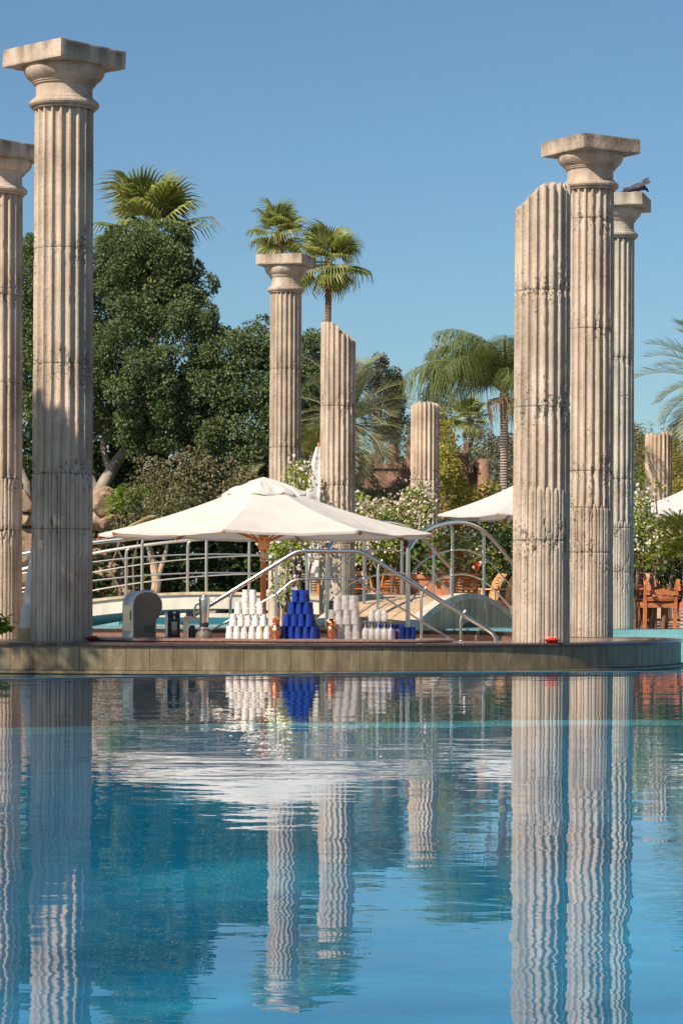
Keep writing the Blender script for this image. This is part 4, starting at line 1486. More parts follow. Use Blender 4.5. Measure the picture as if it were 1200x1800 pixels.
def clusters(name, centers, spread, cnt, size, mat, seed, parent=None, wid=.9):
    rs = np.random.default_rng(seed)
    C = np.asarray(centers)
    Pt = np.repeat(C, cnt, 0) + rs.normal(size=(len(C) * cnt, 3)) * spread
    Nr = unit(Pt - np.repeat(C, cnt, 0) + 1e-5)
    V, F = leaf_quads(Pt, Nr, size, wid, rs, .6)
    return link(name, mesh_np(name, V, F, mat, attr=np.repeat(rs.uniform(0, 1, len(Pt)), 4)), parent)


def on_lobes(lobes, n, seed, front=True, f=1.0):
    rs = np.random.default_rng(seed)
    o = []
    while len(o) < n:
        q = lobes[rs.integers(len(lobes))]
        u = rs.normal(size=3); u /= np.linalg.norm(u)
        if front and u[1] > 0.25:
            continue
        p = np.array(q[:3]) + u * np.array(q[3:]) * f * rs.uniform(.9, 1.08)
        if p[2] > .2:
            o.append(p)
    return np.array(o)


def limb_path(a, b, bend=.1, n=6, seed=0):
    rnd = random.Random(seed)
    a, b = Vector(a), Vector(b)
    out = []
    for k in range(n + 1):
        t = k / n
        p = a.lerp(b, t)
        s = math.sin(PI * t) * bend * (b - a).length
        p += Vector((rnd.uniform(-1, 1), rnd.uniform(-1, 1), rnd.uniform(.2, 1))) * s * .5
        out.append(p)
    return out


def tree(label, lobes, mat, leaf, dens, seed, trunk, limbs=(), group=None, name='tree', cat='tree', bark='bark', **kw):
    t = thing(name, label, cat, trunk[0][0], 0, group)
    base = Vector(trunk[0][0])
    g = G()
    g.tube([Vector(p) - base for p, r in trunk], [r for p, r in trunk], 12)
    g.obj('trunk', M[bark], t, True)
    for i, (pts, r0, r1) in enumerate(limbs):
        g = G(); m = len(pts)
        g.tube([Vector(p) - base for p in pts], [r0 + (r1 - r0) * k / (m - 1) for k in range(m)], 9)
        g.obj('limb', M[bark], t, True)
    o = crown('crown', lobes, mat, leaf, dens, seed, t, **kw)
    o.location = -base
    return t


def bush(label, lobes, mat, leaf, dens, seed, name='shrub', cat='shrub', group=None, stems=True, **kw):
    c = lobes[0]
    base = Vector((c[0], c[1], GZ))
    t = thing(name, label, cat, base, 0, group)
    o = crown('foliage', lobes, mat, leaf, dens, seed, t, **kw)
    o.location = -base
    if stems:
        g = G()
        for i, q in enumerate(lobes[:9]):
            a = Vector((q[0] * .7 + c[0] * .3, q[1], GZ)) - base
            b = Vector(q[:3]) - base
            g.tube(limb_path(a, b, .12, 5, i + seed), [.035, .03, .026, .02, .014, .008], 6)
        g.obj('stems', M['bark_dark'], t, True)
    return t


# dark clipped-looking ficus at left
FD = 58
fl = [lobe(*a) for a in [(262, 478, 78, FD), (200, 520, 95, FD, None, 1, 1), (318, 505, 50, FD), (130, 560, 100, FD, None, 1, 2), (290, 600, 92, FD, None, 1, -.6), (212, 650, 82, FD, 90, 1, -1.0),
                         (120, 680, 95, FD), (340, 690, 66, FD, 60, 1, -.5), (220, 735, 62, FD, 45), (60, 520, 85, FD, 100, 1, 1), (40, 660, 90, FD), (352, 590, 26, FD, 26), (230, 440, 48, FD, 36), (300, 755, 60, FD, 40, 1, -.8), (225, 775, 30, FD, 22, 1, -1), (260, 700, 60, FD, 60, 1, -1.2)]]
tb = P(158, 905, FD)
t0 = (tb.x, FD, GZ)
tree('big dense dark ficus tree behind the tallest column at left', fl, M['l_ficus'], .078, 400, 11,
     [(t0, .19), (tuple(P(162, 905, FD)), .165), (tuple(P(176, 862, FD)), .15), (tuple(P(203, 815, FD)), .135), (tuple(P(232, 776, FD)), .10), (tuple(P(262, 720, FD)), .06)],
     [([P(178, 880, FD), P(160, 840, FD), P(120, 790, FD), P(80, 720, FD)], .10, .05), ([P(196, 835, FD), P(182, 790, FD), P(190, 720, FD), P(200, 600, FD)], .09, .04),
      ([P(212, 800, FD), P(245, 792, FD), P(290, 768, FD), P(340, 728, FD)], .07, .035), ([P(50, 905, FD), P(48, 850, FD), P(30, 810, FD), P(-10, 750, FD)], .10, .06)], sub=.36, fill=.32, wid=.62, lump=.95, spread=.95)
f2 = [lobe(*a) for a in [(398, 618, 50, 57), (445, 596, 34, 57, 46), (430, 665, 58, 57), (380, 700, 52, 57), (440, 735, 66, 57, 55), (370, 755, 46, 57, 36), (478, 670, 50, 57, 60), (400, 770, 56, 57, 40), (446, 790, 44, 57, 35)]]
tree('second dark ficus, lower and narrower, between the big ficus and the middle column', f2, M['l_ficus'], .078, 400, 12,
     [((P(420, 900, 57).x, 57, GZ), .16), (tuple(P(415, 860, 57)), .13), (tuple(P(420, 760, 57)), .1)], sub=.34, fill=.4, wid=.62, lump=.95)
f3 = [lobe(*a) for a in [(545, 668, 36, 63, 46), (520, 720, 50, 63), (560, 740, 45, 63), (550, 640, 20, 63, 24), (548, 612, 5, 63, 22)]]
tree('dark green tree showing between the middle column and the broken column', f3, M['l_ficus'], .085, 300, 13,
     [((P(545, 900, 63).x, 63, GZ), .18), (tuple(P(545, 760, 63)), .1)], sub=.3, fill=.6)

# conifers
def conifer(label, px, ytop, ybot, rpx, d, seed, mat='l_cypress'):
    lob = []
    rnd = random.Random(seed)
    nl = 12
    for k in range(nl):
        t = k / (nl - 1)
        y = ytop + (ybot - ytop) * t
        r = rpx * (0.18 + .82 * t ** .7) * rnd.uniform(.75, 1.1)
        lob.append(lobe(px + rnd.uniform(-.3, .3) * r, y, r * .62, d, r * .45))
        lob.append(lobe(px + rnd.uniform(-.9, .9) * r, y + rnd.uniform(0, 10), r * .36, d, r * .34))
    c = P(px, ybot, d)
    tree(label, lob, M[mat], .10, 190, seed, [((c.x, d, GZ), .2), (tuple(P(px, ybot, d)), .12), (tuple(P(px, ytop + 8, d)), .02)], sub=.2, wid=.3, out=.9, bark='bark_dark', fill=.2)


conifer('tall dark feathery conifer right of the broken middle column', 666, 632, 760, 34, 74, 21)
conifer('smaller dark conifer tip just right of the tall one', 692, 656, 760, 15, 76, 22)
conifer('brownish conifer behind the left fronds of the queen palm', 762, 620, 760, 42, 78, 23)

# dark hedge behind the low bridge
hd = [lobe(x, y, 62, 56.6, 50, .5) for x, y in [(175, 990), (250, 960), (250, 1030), (330, 950), (330, 1025), (410, 960), (410, 1030), (480, 965), (485, 1030), (550, 990), (555, 1040)]]
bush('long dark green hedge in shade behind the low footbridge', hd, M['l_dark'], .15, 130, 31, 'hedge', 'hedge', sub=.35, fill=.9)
tk = P(268, 1000, 55.9)
bt = thing('bare_tree', 'pale knobbly bare stem in front of the dark hedge', 'tree', (tk.x, 55.9, GZ))
g = G(); g.tube([(0, 0, 0), (.05, 0, .45), (.10, .0, .8), (.02, 0, 1.2), (-.08, 0, 1.6)], [.13, .10, .11, .08, .06], 10); g.obj('trunk', M['twig'], bt, True)
g = G(); g.tube([(.08, 0, .8), (.25, 0, 1.25), (.33, .0, 1.6)], [.07, .05, .03], 8); g.obj('limb', M['twig'], bt, True)

# shrubs above the parasol line at left
bush('brownish dry shrub with pale seed heads above the parasol', [lobe(*a) for a in [(300, 860, 48, 55.8, 40), (352, 850, 44, 55.8, 38), (335, 815, 20, 55.8, 22), (388, 880, 40, 55.8), (262, 842, 30, 55.8, 26), (440, 880, 45, 55.8, 40), (350, 800, 12, 55.8, 20), (420, 835, 16, 55.8, 22)]], M['l_dry'], .085, 170, 32, sub=.28, wid=.5, fill=.3, stems=False)
bush('silvery olive shrub between the boulders and the dry shrub', [lobe(*a) for a in [(262, 895, 42, 55.4, 34), (298, 905, 36, 55.4), (235, 912, 26, 55.4), (320, 880, 30, 55.4)]], M['l_olive'], .075, 190, 33, sub=.24, wid=.5, fill=.3, stems=False)
bush('small bright green shrub at the foot of the ficus trunk', [lobe(*a) for a in [(216, 888, 22, 55.6, 22), (236, 870, 20, 55.6, 16), (204, 880, 14, 55.6)]], M['l_bright'], .08, 170, 34, sub=.2, fill=.3)
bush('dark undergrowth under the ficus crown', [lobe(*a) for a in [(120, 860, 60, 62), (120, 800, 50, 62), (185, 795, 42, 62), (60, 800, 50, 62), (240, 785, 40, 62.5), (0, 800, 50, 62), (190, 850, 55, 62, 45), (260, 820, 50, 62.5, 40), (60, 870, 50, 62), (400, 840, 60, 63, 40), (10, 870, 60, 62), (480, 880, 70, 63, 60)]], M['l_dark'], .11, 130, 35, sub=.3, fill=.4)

# right background
bush('yellow green bushes under the white parasol', [lobe(*a) for a in [(792, 880, 26, 53, 46), (835, 935, 40, 53, 34), (788, 935, 34, 53, 40), (868, 950, 36, 53, 34), (826, 890, 22, 54, 22), (856, 880, 20, 54, 20), (782, 820, 16, 54, 36), (790, 985, 40, 53), (845, 990, 40, 53)]], M['l_yellow'], .085, 190, 41, sub=.22, fill=.35)
bush('tall yellow flowering creeper beside the short broken column', [lobe(*a) for a in [(778, 760, 13, 56, 26), (780, 800, 14, 56, 30), (776, 722, 14, 57, 14), (782, 850, 18, 56, 30)]], M['l_yellow'], .08, 190, 42, sub=.17, fill=.4)
bush('grey green olive bush behind the ruined wall', [lobe(*a) for a in [(860, 820, 26, 60, 48), (878, 860, 30, 60, 40), (905, 820, 30, 60, 60), (850, 770, 16, 61, 20), (935, 850, 40, 60, 80)]], M['l_grey'], .08, 160, 43, sub=.22, wid=.4, fill=.3)
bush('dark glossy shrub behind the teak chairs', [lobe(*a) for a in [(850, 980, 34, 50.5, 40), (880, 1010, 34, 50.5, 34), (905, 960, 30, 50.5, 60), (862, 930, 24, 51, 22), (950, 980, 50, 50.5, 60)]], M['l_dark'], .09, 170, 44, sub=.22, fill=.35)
bush('tangle of dry bare twigs behind the ruined wall', [lobe(*a) for a in [(800, 790, 30, 66, 22), (845, 780, 34, 66, 24), (760, 800, 30, 66, 30), (700, 790, 40, 66, 40)]], M['l_dry'], .10, 60, 45, sub=.3, wid=.12, fill=.15, out=.9)
bush('hazy olive tree behind the column with the pigeon', [lobe(*a) for a in [(1118, 790, 22, 62, 44), (1128, 760, 16, 62, 24), (1120, 850, 26, 62, 50), (1090, 800, 30, 62, 60), (1110, 905, 40, 62, 50)]], M['l_olive'], .075, 150, 46, sub=.2, wid=.35, fill=.25)
bush('yellowish olive hedge at the right edge behind the far column', [lobe(*a) for a in [(1192, 830, 34, 63, 50), (1165, 800, 34, 64, 40), (1205, 900, 40, 62, 60), (1150, 870, 40, 63, 60), (1240, 830, 50, 63, 60), (1190, 770, 22, 64, 18)]], M['l_yellow'], .085, 120, 47, sub=.28, wid=.4, fill=.3)
bush('dark green hedge filling the ground behind the date palm', [lobe(*a) for a in [(600, 900, 50, 58), (650, 930, 50, 57, 60), (700, 900, 40, 58, 44), (740, 950, 40, 57, 60), (620, 980, 50, 57), (690, 980, 50, 57), (560, 900, 50, 58), (520, 940, 50, 58, 60)]], M['l_olive'], .09, 140, 48, sub=.28, fill=.35)
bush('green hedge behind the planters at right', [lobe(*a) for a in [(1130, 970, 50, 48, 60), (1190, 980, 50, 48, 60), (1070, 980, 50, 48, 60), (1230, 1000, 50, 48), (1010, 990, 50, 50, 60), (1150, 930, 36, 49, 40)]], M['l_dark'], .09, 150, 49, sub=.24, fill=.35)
bush('far low treeline behind the garden', [lobe(x, 850 + (x * 37 % 40), 70, 84, 80, .7) for x in range(420, 1400, 62)], M['l_olive'], .16, 60, 50, 'hedge', 'hedge', sub=.6, fill=.4)
bush('far low treeline behind the ficus trees', [lobe(x, 850 + (x * 37 % 40), 80, 84, 90, .7) for x in range(-260, 420, 75)], M['l_dark'], .16, 60, 51, 'hedge', 'hedge', sub=.6, fill=.4)

# white bougainvillea with bright leaves
def bougain(label, L, seed, nfl, mat='l_bright', leaf=.07, dens=210, size=.062, sub=.16, nlump=1.0, cnt=44, spread=.11):
    t = bush(label, L, M[mat], leaf, dens, seed, 'flowering_shrub', 'shrub', None, True, sub=sub, fill=.2, lump=nlump)
    base = Vector(t.location)
    o = clusters('blossoms', on_lobes(L, nfl, seed) - np.array(base), spread, cnt, size, M['f_white'], seed, t)
    return t


bl1 = [lobe(*a) for a in [(690, 915, 34, 46, 26), (728, 890, 22, 46, 18), (738, 868, 12, 46, 14), (655, 905, 22, 46, 18), (640, 890, 12, 46, 10), (745, 930, 28, 46, 34), (700, 960, 40, 46, 34), (760, 970, 32, 46, 40), (812, 975, 30, 46, 34), (650, 960, 30, 46, 34), (845, 990, 22, 46, 24)]]
bougain('white flowering bougainvillea spilling over the footbridge rail right of the big parasol', bl1, 61, 42)
bl2 = [lobe(*a) for a in [(505, 955, 26, 41.5, 20), (530, 950, 22, 41.5, 18), (480, 975, 20, 41.5, 18), (512, 985, 18, 41.5, 18), (548, 955, 14, 41.5, 14), (497, 1035, 6, 41.5, 10), (525, 835, 12, 41.5, 9), (518, 852, 11, 41.5, 9)]]
bougain('bright green climber with pale blossoms wound round the middle column under the parasol', bl2, 62, 16)
bl3 = [lobe(*a) for a in [(1115, 915, 22, 38.5, 22), (1138, 935, 24, 38.5, 22), (1100, 940, 18, 38.5, 16), (1090, 960, 12, 38.5, 12), (1165, 935, 24, 38.5, 18), (1150, 970, 30, 38.5, 24), (1185, 930, 22, 38.5, 16), (1118, 890, 9, 38.5, 12)]]
bougain('white flowering bougainvillea leaning in front of the column with the pigeon', bl3, 63, 14)
bl4 = [lobe(*a) for a in [(1120, 830, 8, 39, 8), (1130, 845, 8, 39, 7), (1150, 858, 7, 39, 6), (1112, 850, 6, 39, 12), (1110, 880, 5, 39, 14)]]
bush('long green climber sprig reaching out beside the pigeon column', bl4, M['l_bright'], .07, 220, 64, 'climber', 'plant', None, True, sub=.06, fill=.1)

# terracotta planters with geraniums
def planter(label, x0, x1, ytop, d, hh=.84):
    a, b_ = P(x0, ytop, d), P(x1, ytop, d)
    w = b_.x - a.x
    t = thing('planter', label, 'planter', ((a.x + b_.x) / 2, d, GZ))
    H = a.z - GZ
    g = G()
    g.loft([[(sx * w * .41, sy * w * .41 if w < .8 else sy * .30, 0) for sx, sy in ((-1, -1), (1, -1), (1, 1), (-1, 1))], [(sx * w * .47, (sy * w * .47 if w < .8 else sy * .34), H - .08) for sx, sy in ((-1, -1), (1, -1), (1, 1), (-1, 1))]])
    g.obj('pot', M['terracotta'], t)
    dpt = w if w < .8 else .74
    g = G(); g.box((0, 0, H - .04), (w, dpt, .08), bev=.01); g.obj('rim', M['terracotta'], t)
    g = G(); g.box((0, 0, H), (w * .88, dpt * .88, .02)); g.obj('soil', M['soil'], t)
    return t, w, H


def geranium(label, L, seed, fm, nf_):
    t = bush(label, L, M['l_geran'], .085, 170, seed, 'geranium', 'plant', None, True, sub=.11, fill=.2, wid=1.0, out=.4)
    clusters('flowers', on_lobes(L, nf_, seed + 3) - np.array(Vector(t.location)), .035, 26, .035, M[fm], seed, t, 1.0)


planter('long terracotta planter between the teak chairs behind the footbridge', 706, 792, 1010, 44.9)
geranium('geranium with pink flowers in the long terracotta planter', [lobe(*a) for a in [(735, 985, 24, 44.6, 22), (765, 990, 20, 44.6, 18), (722, 965, 14, 44.6, 12), (750, 970, 18, 44.6, 14)]], 71, 'f_pink', 8)
planter('square terracotta planter behind the garden table at right', 1100, 1152, 1012, 41.6)
geranium('geranium with small red flowers in the square terracotta planter', [lobe(*a) for a in [(1115, 990, 16, 41.5, 18), (1138, 992, 16, 41.5, 16), (1122, 972, 12, 41.5, 12), (1146, 975, 10, 41.5, 10)]], 72, 'f_red', 4)
clusters('orange_blossoms', [tuple(P(x, y, 45.6)) for x, y in ((812, 975), (835, 993), (806, 972), (838, 996))], .03, 20, .04, M['f_red'], 75)
tag(bpy.data.objects['orange_blossoms'], 'few orange blossoms high in the bushes behind the curved rail', 'flowers')


# ------------------------------------------------------------------ palms
def frond_mesh(kind, L, pitch, droop, seed, mat):
    rs = np.random.default_rng(seed)
    n = 14
    pts, tan = [], []
    p = np.array([0., 0., 0.]); a = pitch
    for k in range(n + 1):
        pts.append(p.copy()); tan.append(np.array([math.cos(a), 0, math.sin(a)]))
        p = p + tan[-1] * L / n
        a -= droop / n * (0.5 + k / n)
    pts, tan = np.array(pts), np.array(tan)
    V, F, A = [], [], []
    # rachis as a thin four sided rod
    wds = np.linspace(.028, .006, n + 1) * (L / 1.8)
    for k in range(n + 1):
        up = np.array([-tan[k][2], 0, tan[k][0]])
        for sy, su in ((-1, 0), (0, 1), (1, 0), (0, -1)):
            V.append(pts[k] + np.array([0, sy * wds[k], 0]) + up * su * wds[k] * .7); A.append(.95)
    for k in range(n):
        for i in range(4):
            F.append((k * 4 + i, k * 4 + (i + 1) % 4, k * 4 + 4 + (i + 1) % 4, k * 4 + 4 + i))
    nl = {'date': 46, 'queen': 86, 'cycad': 44}[kind]
    t0_ = {'date': .12, 'queen': .16, 'cycad': .10}[kind]
    for s in (-1, 1):
        for k in range(nl):
            t = t0_ + (1 - t0_) * (k + .5) / nl
            f = t * n; i = min(int(f), n - 1); w = f - i
            b = pts[i] * (1 - w) + pts[i + 1] * w
            tg = unit(tan[i] * (1 - w) + tan[min(i + 1, n)] * w)
            up = np.array([-tg[2], 0, tg[0]])
            prof = math.sin(PI * (0.12 + 0.80 * (t - t0_) / (1 - t0_))) ** .8
            sd_ = np.array([0, s, 0.])
            if kind == 'date':
                d = unit(tg * .75 + sd_ * .75 + up * rs.uniform(.15, .45)); ll = .30 * L * prof; wd = .020 * L / 1.8; dr = .08
            elif kind == 'queen':
                d = unit(tg * .55 + sd_ * .75 + up * rs.uniform(-.35, .5)); ll = .30 * L * prof; wd = .014 * L / 1.8; dr = .95
            else:
                d = unit(tg * .6 + sd_ * .8 + up * .25); ll = .20 * L * prof; wd = .018 * L; dr = .02
            ll *= rs.uniform(.85, 1.1)
            wv = np.cross(d, up); wv = unit(wv) * wd * .5
            if kind == 'queen':
                wv = unit(tg) * wd * .5
            m = b + d * ll * .5 + np.array([0, 0, -dr * ll * .22])
            e = b + d * ll * (.9 if dr > .5 else 1) + np.array([0, 0, -dr * ll])
            o = len(V)
            V += [b - wv * .5, b + wv * .5, m + wv, m - wv, e + wv * .1, e - wv * .1]
            q = rs.uniform(0, 1) * .8
            A += [q] * 6
            F += [(o, o + 1, o + 2, o + 3), (o + 3, o + 2, o + 4, o + 5)]
    return mesh_np('frond', np.array(V), np.array(F), mat, attr=A)


def fan_mesh(L, pitch, seed, mat, nb=26):
    rs = np.random.default_rng(seed)
    V, F, A = [], [], []
    lp = L * .45
    R_ = np.array([[math.cos(pitch), 0, -math.sin(pitch)], [0, 1, 0], [math.sin(pitch), 0, math.cos(pitch)]])
    cup = rs.uniform(-.2, .35)

    def add(q, a):
        V.append(R_ @ np.array(q)); A.append(a)
    for (x, w) in ((0, .025), (lp, .016)):
        for sy, su in ((-1, 0), (0, 1), (1, 0), (0, -1)):
            add((x, sy * w, su * w * .7 - .1 * x * x), .9)
    F += [(i, (i + 1) % 4, 4 + (i + 1) % 4, 4 + i) for i in range(4)]
    Lb = L * .58
    c0 = np.array([lp, 0, -.1 * lp * lp])
    sp = math.radians(210) / nb
    for k in range(nb):
        a = -math.radians(105) + sp * (k + .5)
        l = Lb * (.72 + .28 * math.cos(a * .9)) * rs.uniform(.9, 1.05)
        d = np.array([math.cos(a), math.sin(a), 0]); s = np.array([-math.sin(a), math.cos(a), 0])
        q = rs.uniform(0, 1) * .75 + .1
        o = len(V)
        for t, w, dz in ((.03, .004, 0), (.55, .55 * l * sp * .62, cup * .12 * l - .03 * l), (.82, .35 * l * sp * .5, cup * .16 * l - .14 * l), (1.0, .004, -.42 * l + rs.uniform(-.1, .1) * l)):
            x = d * l * (t if t < .9 else .93)
            for sg in (-1, 1):
                add(c0 + x + s * w * sg + np.array([0, 0, dz + (.012 * l if sg > 0 else -.012 * l)]), q)
        for j in range(3):
            F.append((o + 2 * j, o + 2 * j + 1, o + 2 * j + 3, o + 2 * j + 2))
    me = mesh_np('frond', np.array(V), np.array(F), mat, attr=A)
    return me


def palm(label, px, py, d, L, kind, n, seed, trunk_r=.16, mat=None, lean=0.0, pitches=None, bark='palmbark', skirt=0, azr=None, group=None, droop=None, tsag=None, name='palm_tree'):
    c = P(px, py, d)
    basex = c.x + lean
    t = thing(name, label, 'palm', (basex, d, GZ), 0, group)
    g = G()
    m = 12
    H = c.z - GZ
    pts, rs_ = [], []
    for k in range(m + 1):
        u = k / m
        pts.append((-lean * u ** 1.5, 0, H * u)); rs_.append(trunk_r * (1.25 - .35 * min(1, u * 3)) * (1 + .25 * math.exp(-((u - .97) / .05) ** 2)))
    g.tube(pts, rs_, 12)
    g.obj('trunk', M[bark], t, True)
    rnd = random.Random(seed)
    top = Vector((-lean, 0, H))
    mats = M[mat]
    cls = pitches or [82, 66, 50, 34, 16, -4, -26, -46]
    mesh = {}
    for ci, pc in enumerate(cls):
        for v in range(2):
            if kind == 'fan':
                mesh[ci, v] = fan_mesh(L, math.radians(pc), seed * 31 + ci * 2 + v, mats)
            else:
                dr = {'date': 1.15, 'queen': 1.9, 'cycad': .7}[kind] if droop is None else droop
                mesh[ci, v] = frond_mesh(kind, L, math.radians(pc), dr, seed * 31 + ci * 2 + v, mats)
    for k in range(n):
        ci = int(((k + rnd.uniform(-1.6, 1.6)) / n) * len(cls)); ci = max(0, min(len(cls) - 1, ci))
        az = k * 2.39996 + rnd.uniform(-.35, .35)
        if azr:
            az = rnd.uniform(math.radians(azr[0]), math.radians(azr[1]))
        o = link('frond', mesh[ci, rnd.randrange(2)], t, top + Vector((0, 0, rnd.uniform(-.05, .05))), (rnd.uniform(-.35, .35) * (kind == 'fan'), rnd.uniform(-.14, .14), az))
        s = rnd.uniform(.78, 1.15)
        o.scale = (s, s, s)
    if skirt:
        g = G()
        for k in range(skirt):
            a = rnd.uniform(0, 2 * PI); l = rnd.uniform(.12, .34) * L
            q = top + Vector((0, 0, -.1))
            g.tube([q + Vector((.05 * math.cos(a), .05 * math.sin(a), 0)), q + Vector((.16 * math.cos(a) * L, .16 * math.sin(a) * L, -.25 * l)), q + Vector((.12 * math.cos(a) * L, .12 * math.sin(a) * L, -l))], [.022, .013, .004], 4)
        g.obj('dead_fronds', M['twig'], t)
    return t


palm('fan palm crown rising behind the big ficus at left', 265, 408, 80, 2.05, 'fan', 34, 3, .22, 'l_palm')
palm('fan palm crown seen right above the middle capital', 491, 410, 100, 1.42, 'fan', 30, 4, .17, 'l_palm', bark='palmbark_red')
palm('fan palm on a slim reddish trunk right of the middle capital', 578, 462, 95, 1.55, 'fan', 34, 5, .125, 'l_palm', bark='palmbark_red', lean=-.10)
palm('small yellow green fan palm far behind the short broken column', 825, 735, 85, .92, 'fan', 28, 6, .12, 'l_palm')
palm('queen palm with long drooping green fronds left of the big right columns', 886, 690, 54, 2.25, 'queen', 34, 7, .095, 'l_queen', pitches=[86, 80, 72, 62, 50, 36], droop=2.0, skirt=60)
palm('silvery date palm partly hidden behind the broken middle column', 612, 745, 56, 1.75, 'date', 46, 8, .20, 'l_date', pitches=[80, 64, 46, 30, 14, -4, -22, -40])
palm('low date palm tuft behind the middle column', 480, 815, 57, 1.05, 'date', 26, 9, .14, 'l_date', pitches=[70, 50, 30, 10, -15])
palm('date palm reaching in from the right edge', 1262, 680, 54, 1.75, 'date', 64, 10, .2, 'l_date')
palm('yellowish young palm between the middle column and the furled parasol', 552, 800, 54, .85, 'date', 22, 12, .10, 'l_cycad', pitches=[80, 60, 40, 20])
palm('low cycad with stiff arching fronds at the right edge', 1213, 975, 38.4, .78, 'cycad', 40, 11, .14, 'l_cycad', pitches=[70, 52, 36, 20, 6], name='cycad')

# ------------------------------------------------------------------ adobe walls and ruins
def block_thing(name, label, cat, boxes, mat, seed):
    c = boxes[0]
    t = thing(name, label, cat, (c[0], c[1], GZ))
    for i, (x, y, w, dp, h) in enumerate(boxes):
        me = rough_box((w, dp, h), 9, .22, seed + i * 3.7, edge=.2, freq=2.6)
        me.materials.append(M[mat]); me.polygons.foreach_set('use_smooth', [True] * len(me.polygons)); me.set_sharp_from_angle(angle=math.radians(45))
        link('wall_section', me, t, (x - c[0], y - c[1], h / 2 + .0), (0, 0, .06 * ((i * 7) % 5 - 2)))
    return t


def bpx(x0, x1, yt, d, dp=.6):
    a, b_ = P(x0, yt, d), P(x1, yt, d)
    return ((a.x + b_.x) / 2, d, b_.x - a.x, dp, a.z - GZ)


block_thing('ruined_wall', 'crumbling red adobe ruin with two stubby towers behind the yellow bushes', 'ruin',
            [bpx(803, 823, 800, 56.5), bpx(818, 838, 830, 56.7), bpx(834, 854, 803, 56.6), bpx(794, 806, 828, 56.9, .8), bpx(776, 792, 766, 60), bpx(812, 824, 775, 62), bpx(790, 860, 868, 56.9)], 'adobe', 3.3)
block_thing('garden_wall', 'red brown rough wall behind the date palm fronds', 'wall', [bpx(622, 662, 838, 66), bpx(660, 715, 812, 66.4), bpx(714, 745, 770, 67)], 'adobe', 8.1)
block_thing('garden_wall', 'pinkish adobe wall left of the middle column above the parasol', 'wall', [bpx(404, 428, 822, 66), bpx(430, 476, 812, 66.5), bpx(385, 404, 850, 66)], 'adobe_pink', 5.9)
gg = thing('wall_beam', 'dark timber beam across the red wall behind the date palm', 'beam', tuple(P(675, 826, 65.6)))
g = G(); g.box((0, 0, 0), (.75, .1, .07)); g.obj('beam', M['bark_dark'], gg)

# ------------------------------------------------------------------ boulders
def boulder(label, px, py, w, h, d, seed):
    c = P(px, py, d)
    bm = bmesh.new()
    bmesh.ops.create_icosphere(bm, subdivisions=4, radius=1)
    co = np.array([v.co[:] for v in bm.verts])
    rs = np.random.default_rng(seed)
    r = np.ones(len(co))
    for k in range(14):
        nrm = unit(rs.normal(size=3)); lim = rs.uniform(.5, .82)
        dt = co @ nrm
        r = np.where(dt > 1e-6, np.minimum(r, lim / np.maximum(dt, 1e-6)), r)
    co = co * r[:, None]
    n_ = fbm(co[:, 0] * 2.3 + seed, co[:, 1] * 2.3, co[:, 2] * 2.3, 4)
    co = co * (1 + (n_ - .5) * .16 + (fbm(co[:, 0] * 9 + seed, co[:, 1] * 9, co[:, 2] * 9, 3) - .5) * .07)[:, None]
    k = d / FPX
    co = co * np.array([w * k * .70, (w + h) * .36 * k, h * k * .70])
    for v, q in zip(bm.verts, co):
        v.co = q
    me = bpy.data.meshes.new('boulder'); bm.to_mesh(me); bm.free()
    me.materials.append(M['rock'])
    me.polygons.foreach_set('use_smooth', [True] * len(me.polygons)); me.set_sharp_from_angle(angle=math.radians(20))
    o = link('boulder', me, None, c)
    tag(o, label, 'boulder', 'rockery boulders')


BL = [('grey boulder, topmost beside the ficus trunk', 180, 887, 46, 42), ('flat grey boulder just above the parasol tip', 205, 912, 44, 30), ('small grey boulder wedged left of the flat one', 168, 917, 24, 34),
      ('low dark boulder just under the parasol tip', 196, 955, 60, 18), ('orange boulder right of the shaded column below the top rail', 184, 976, 56, 28), ('narrow boulder beside the dark hedge, level with the orange one', 214, 984, 34, 26),
      ('large ochre boulder with pitted face behind the rails', 182, 1006, 54, 34), ('brown boulder right of the pitted ochre boulder', 216, 1010, 38, 32), ('large pale pink boulder near the foot of the rockery', 180, 1036, 50, 34),
      ('brown boulder at the waterline left of the ice machine', 214, 1042, 36, 34), ('rounded shaded boulder furthest right in the rockery', 238, 1036, 40, 36), ('small orange boulder lowest by the bridge edge', 176, 1056, 44, 20),
      ('pale boulder highest in the gap left of the shaded column', 42, 886, 34, 30), ('sunlit split boulder below it in the left gap', 40, 912, 36, 30), ('long pinkish boulder in the middle of the left gap', 45, 945, 50, 34),
      ('dark red boulder under the pinkish one in the left gap', 44, 980, 44, 36), ('shaded boulder lowest in the left gap', 42, 1020, 44, 44), ('brown boulder behind the shaded column', 110, 985, 80, 70), ('wide boulder low behind the shaded column', 110, 1045, 90, 50), ('boulder high behind the shaded column', 105, 910, 80, 70)]
for i, (lb, x, y, w, h) in enumerate(BL):
    boulder(lb, x, y, w * 1.12, h * 1.18, 56.6 + (i % 3) * .12 + (.5 if i > 16 else 0), i + 5)
# earth bank under the boulders
g = G()
bxs = [(x, zt) for x, zt in ((-9.5, 2.2), (-7.4, 2.3), (-6.2, 2.2), (-5.5, 2.0), (-5.0, 1.4), (-4.6, .8), (-4.2, .1))]
g.loft([[(x, 57.2, .05), (x, 57.4, zt * .8), (x, 59.5, zt), (x, 64, .05)] for x, zt in bxs])
e = g.obj('earth_bank', M['soil'], None, True); e['kind'] = 'structure'

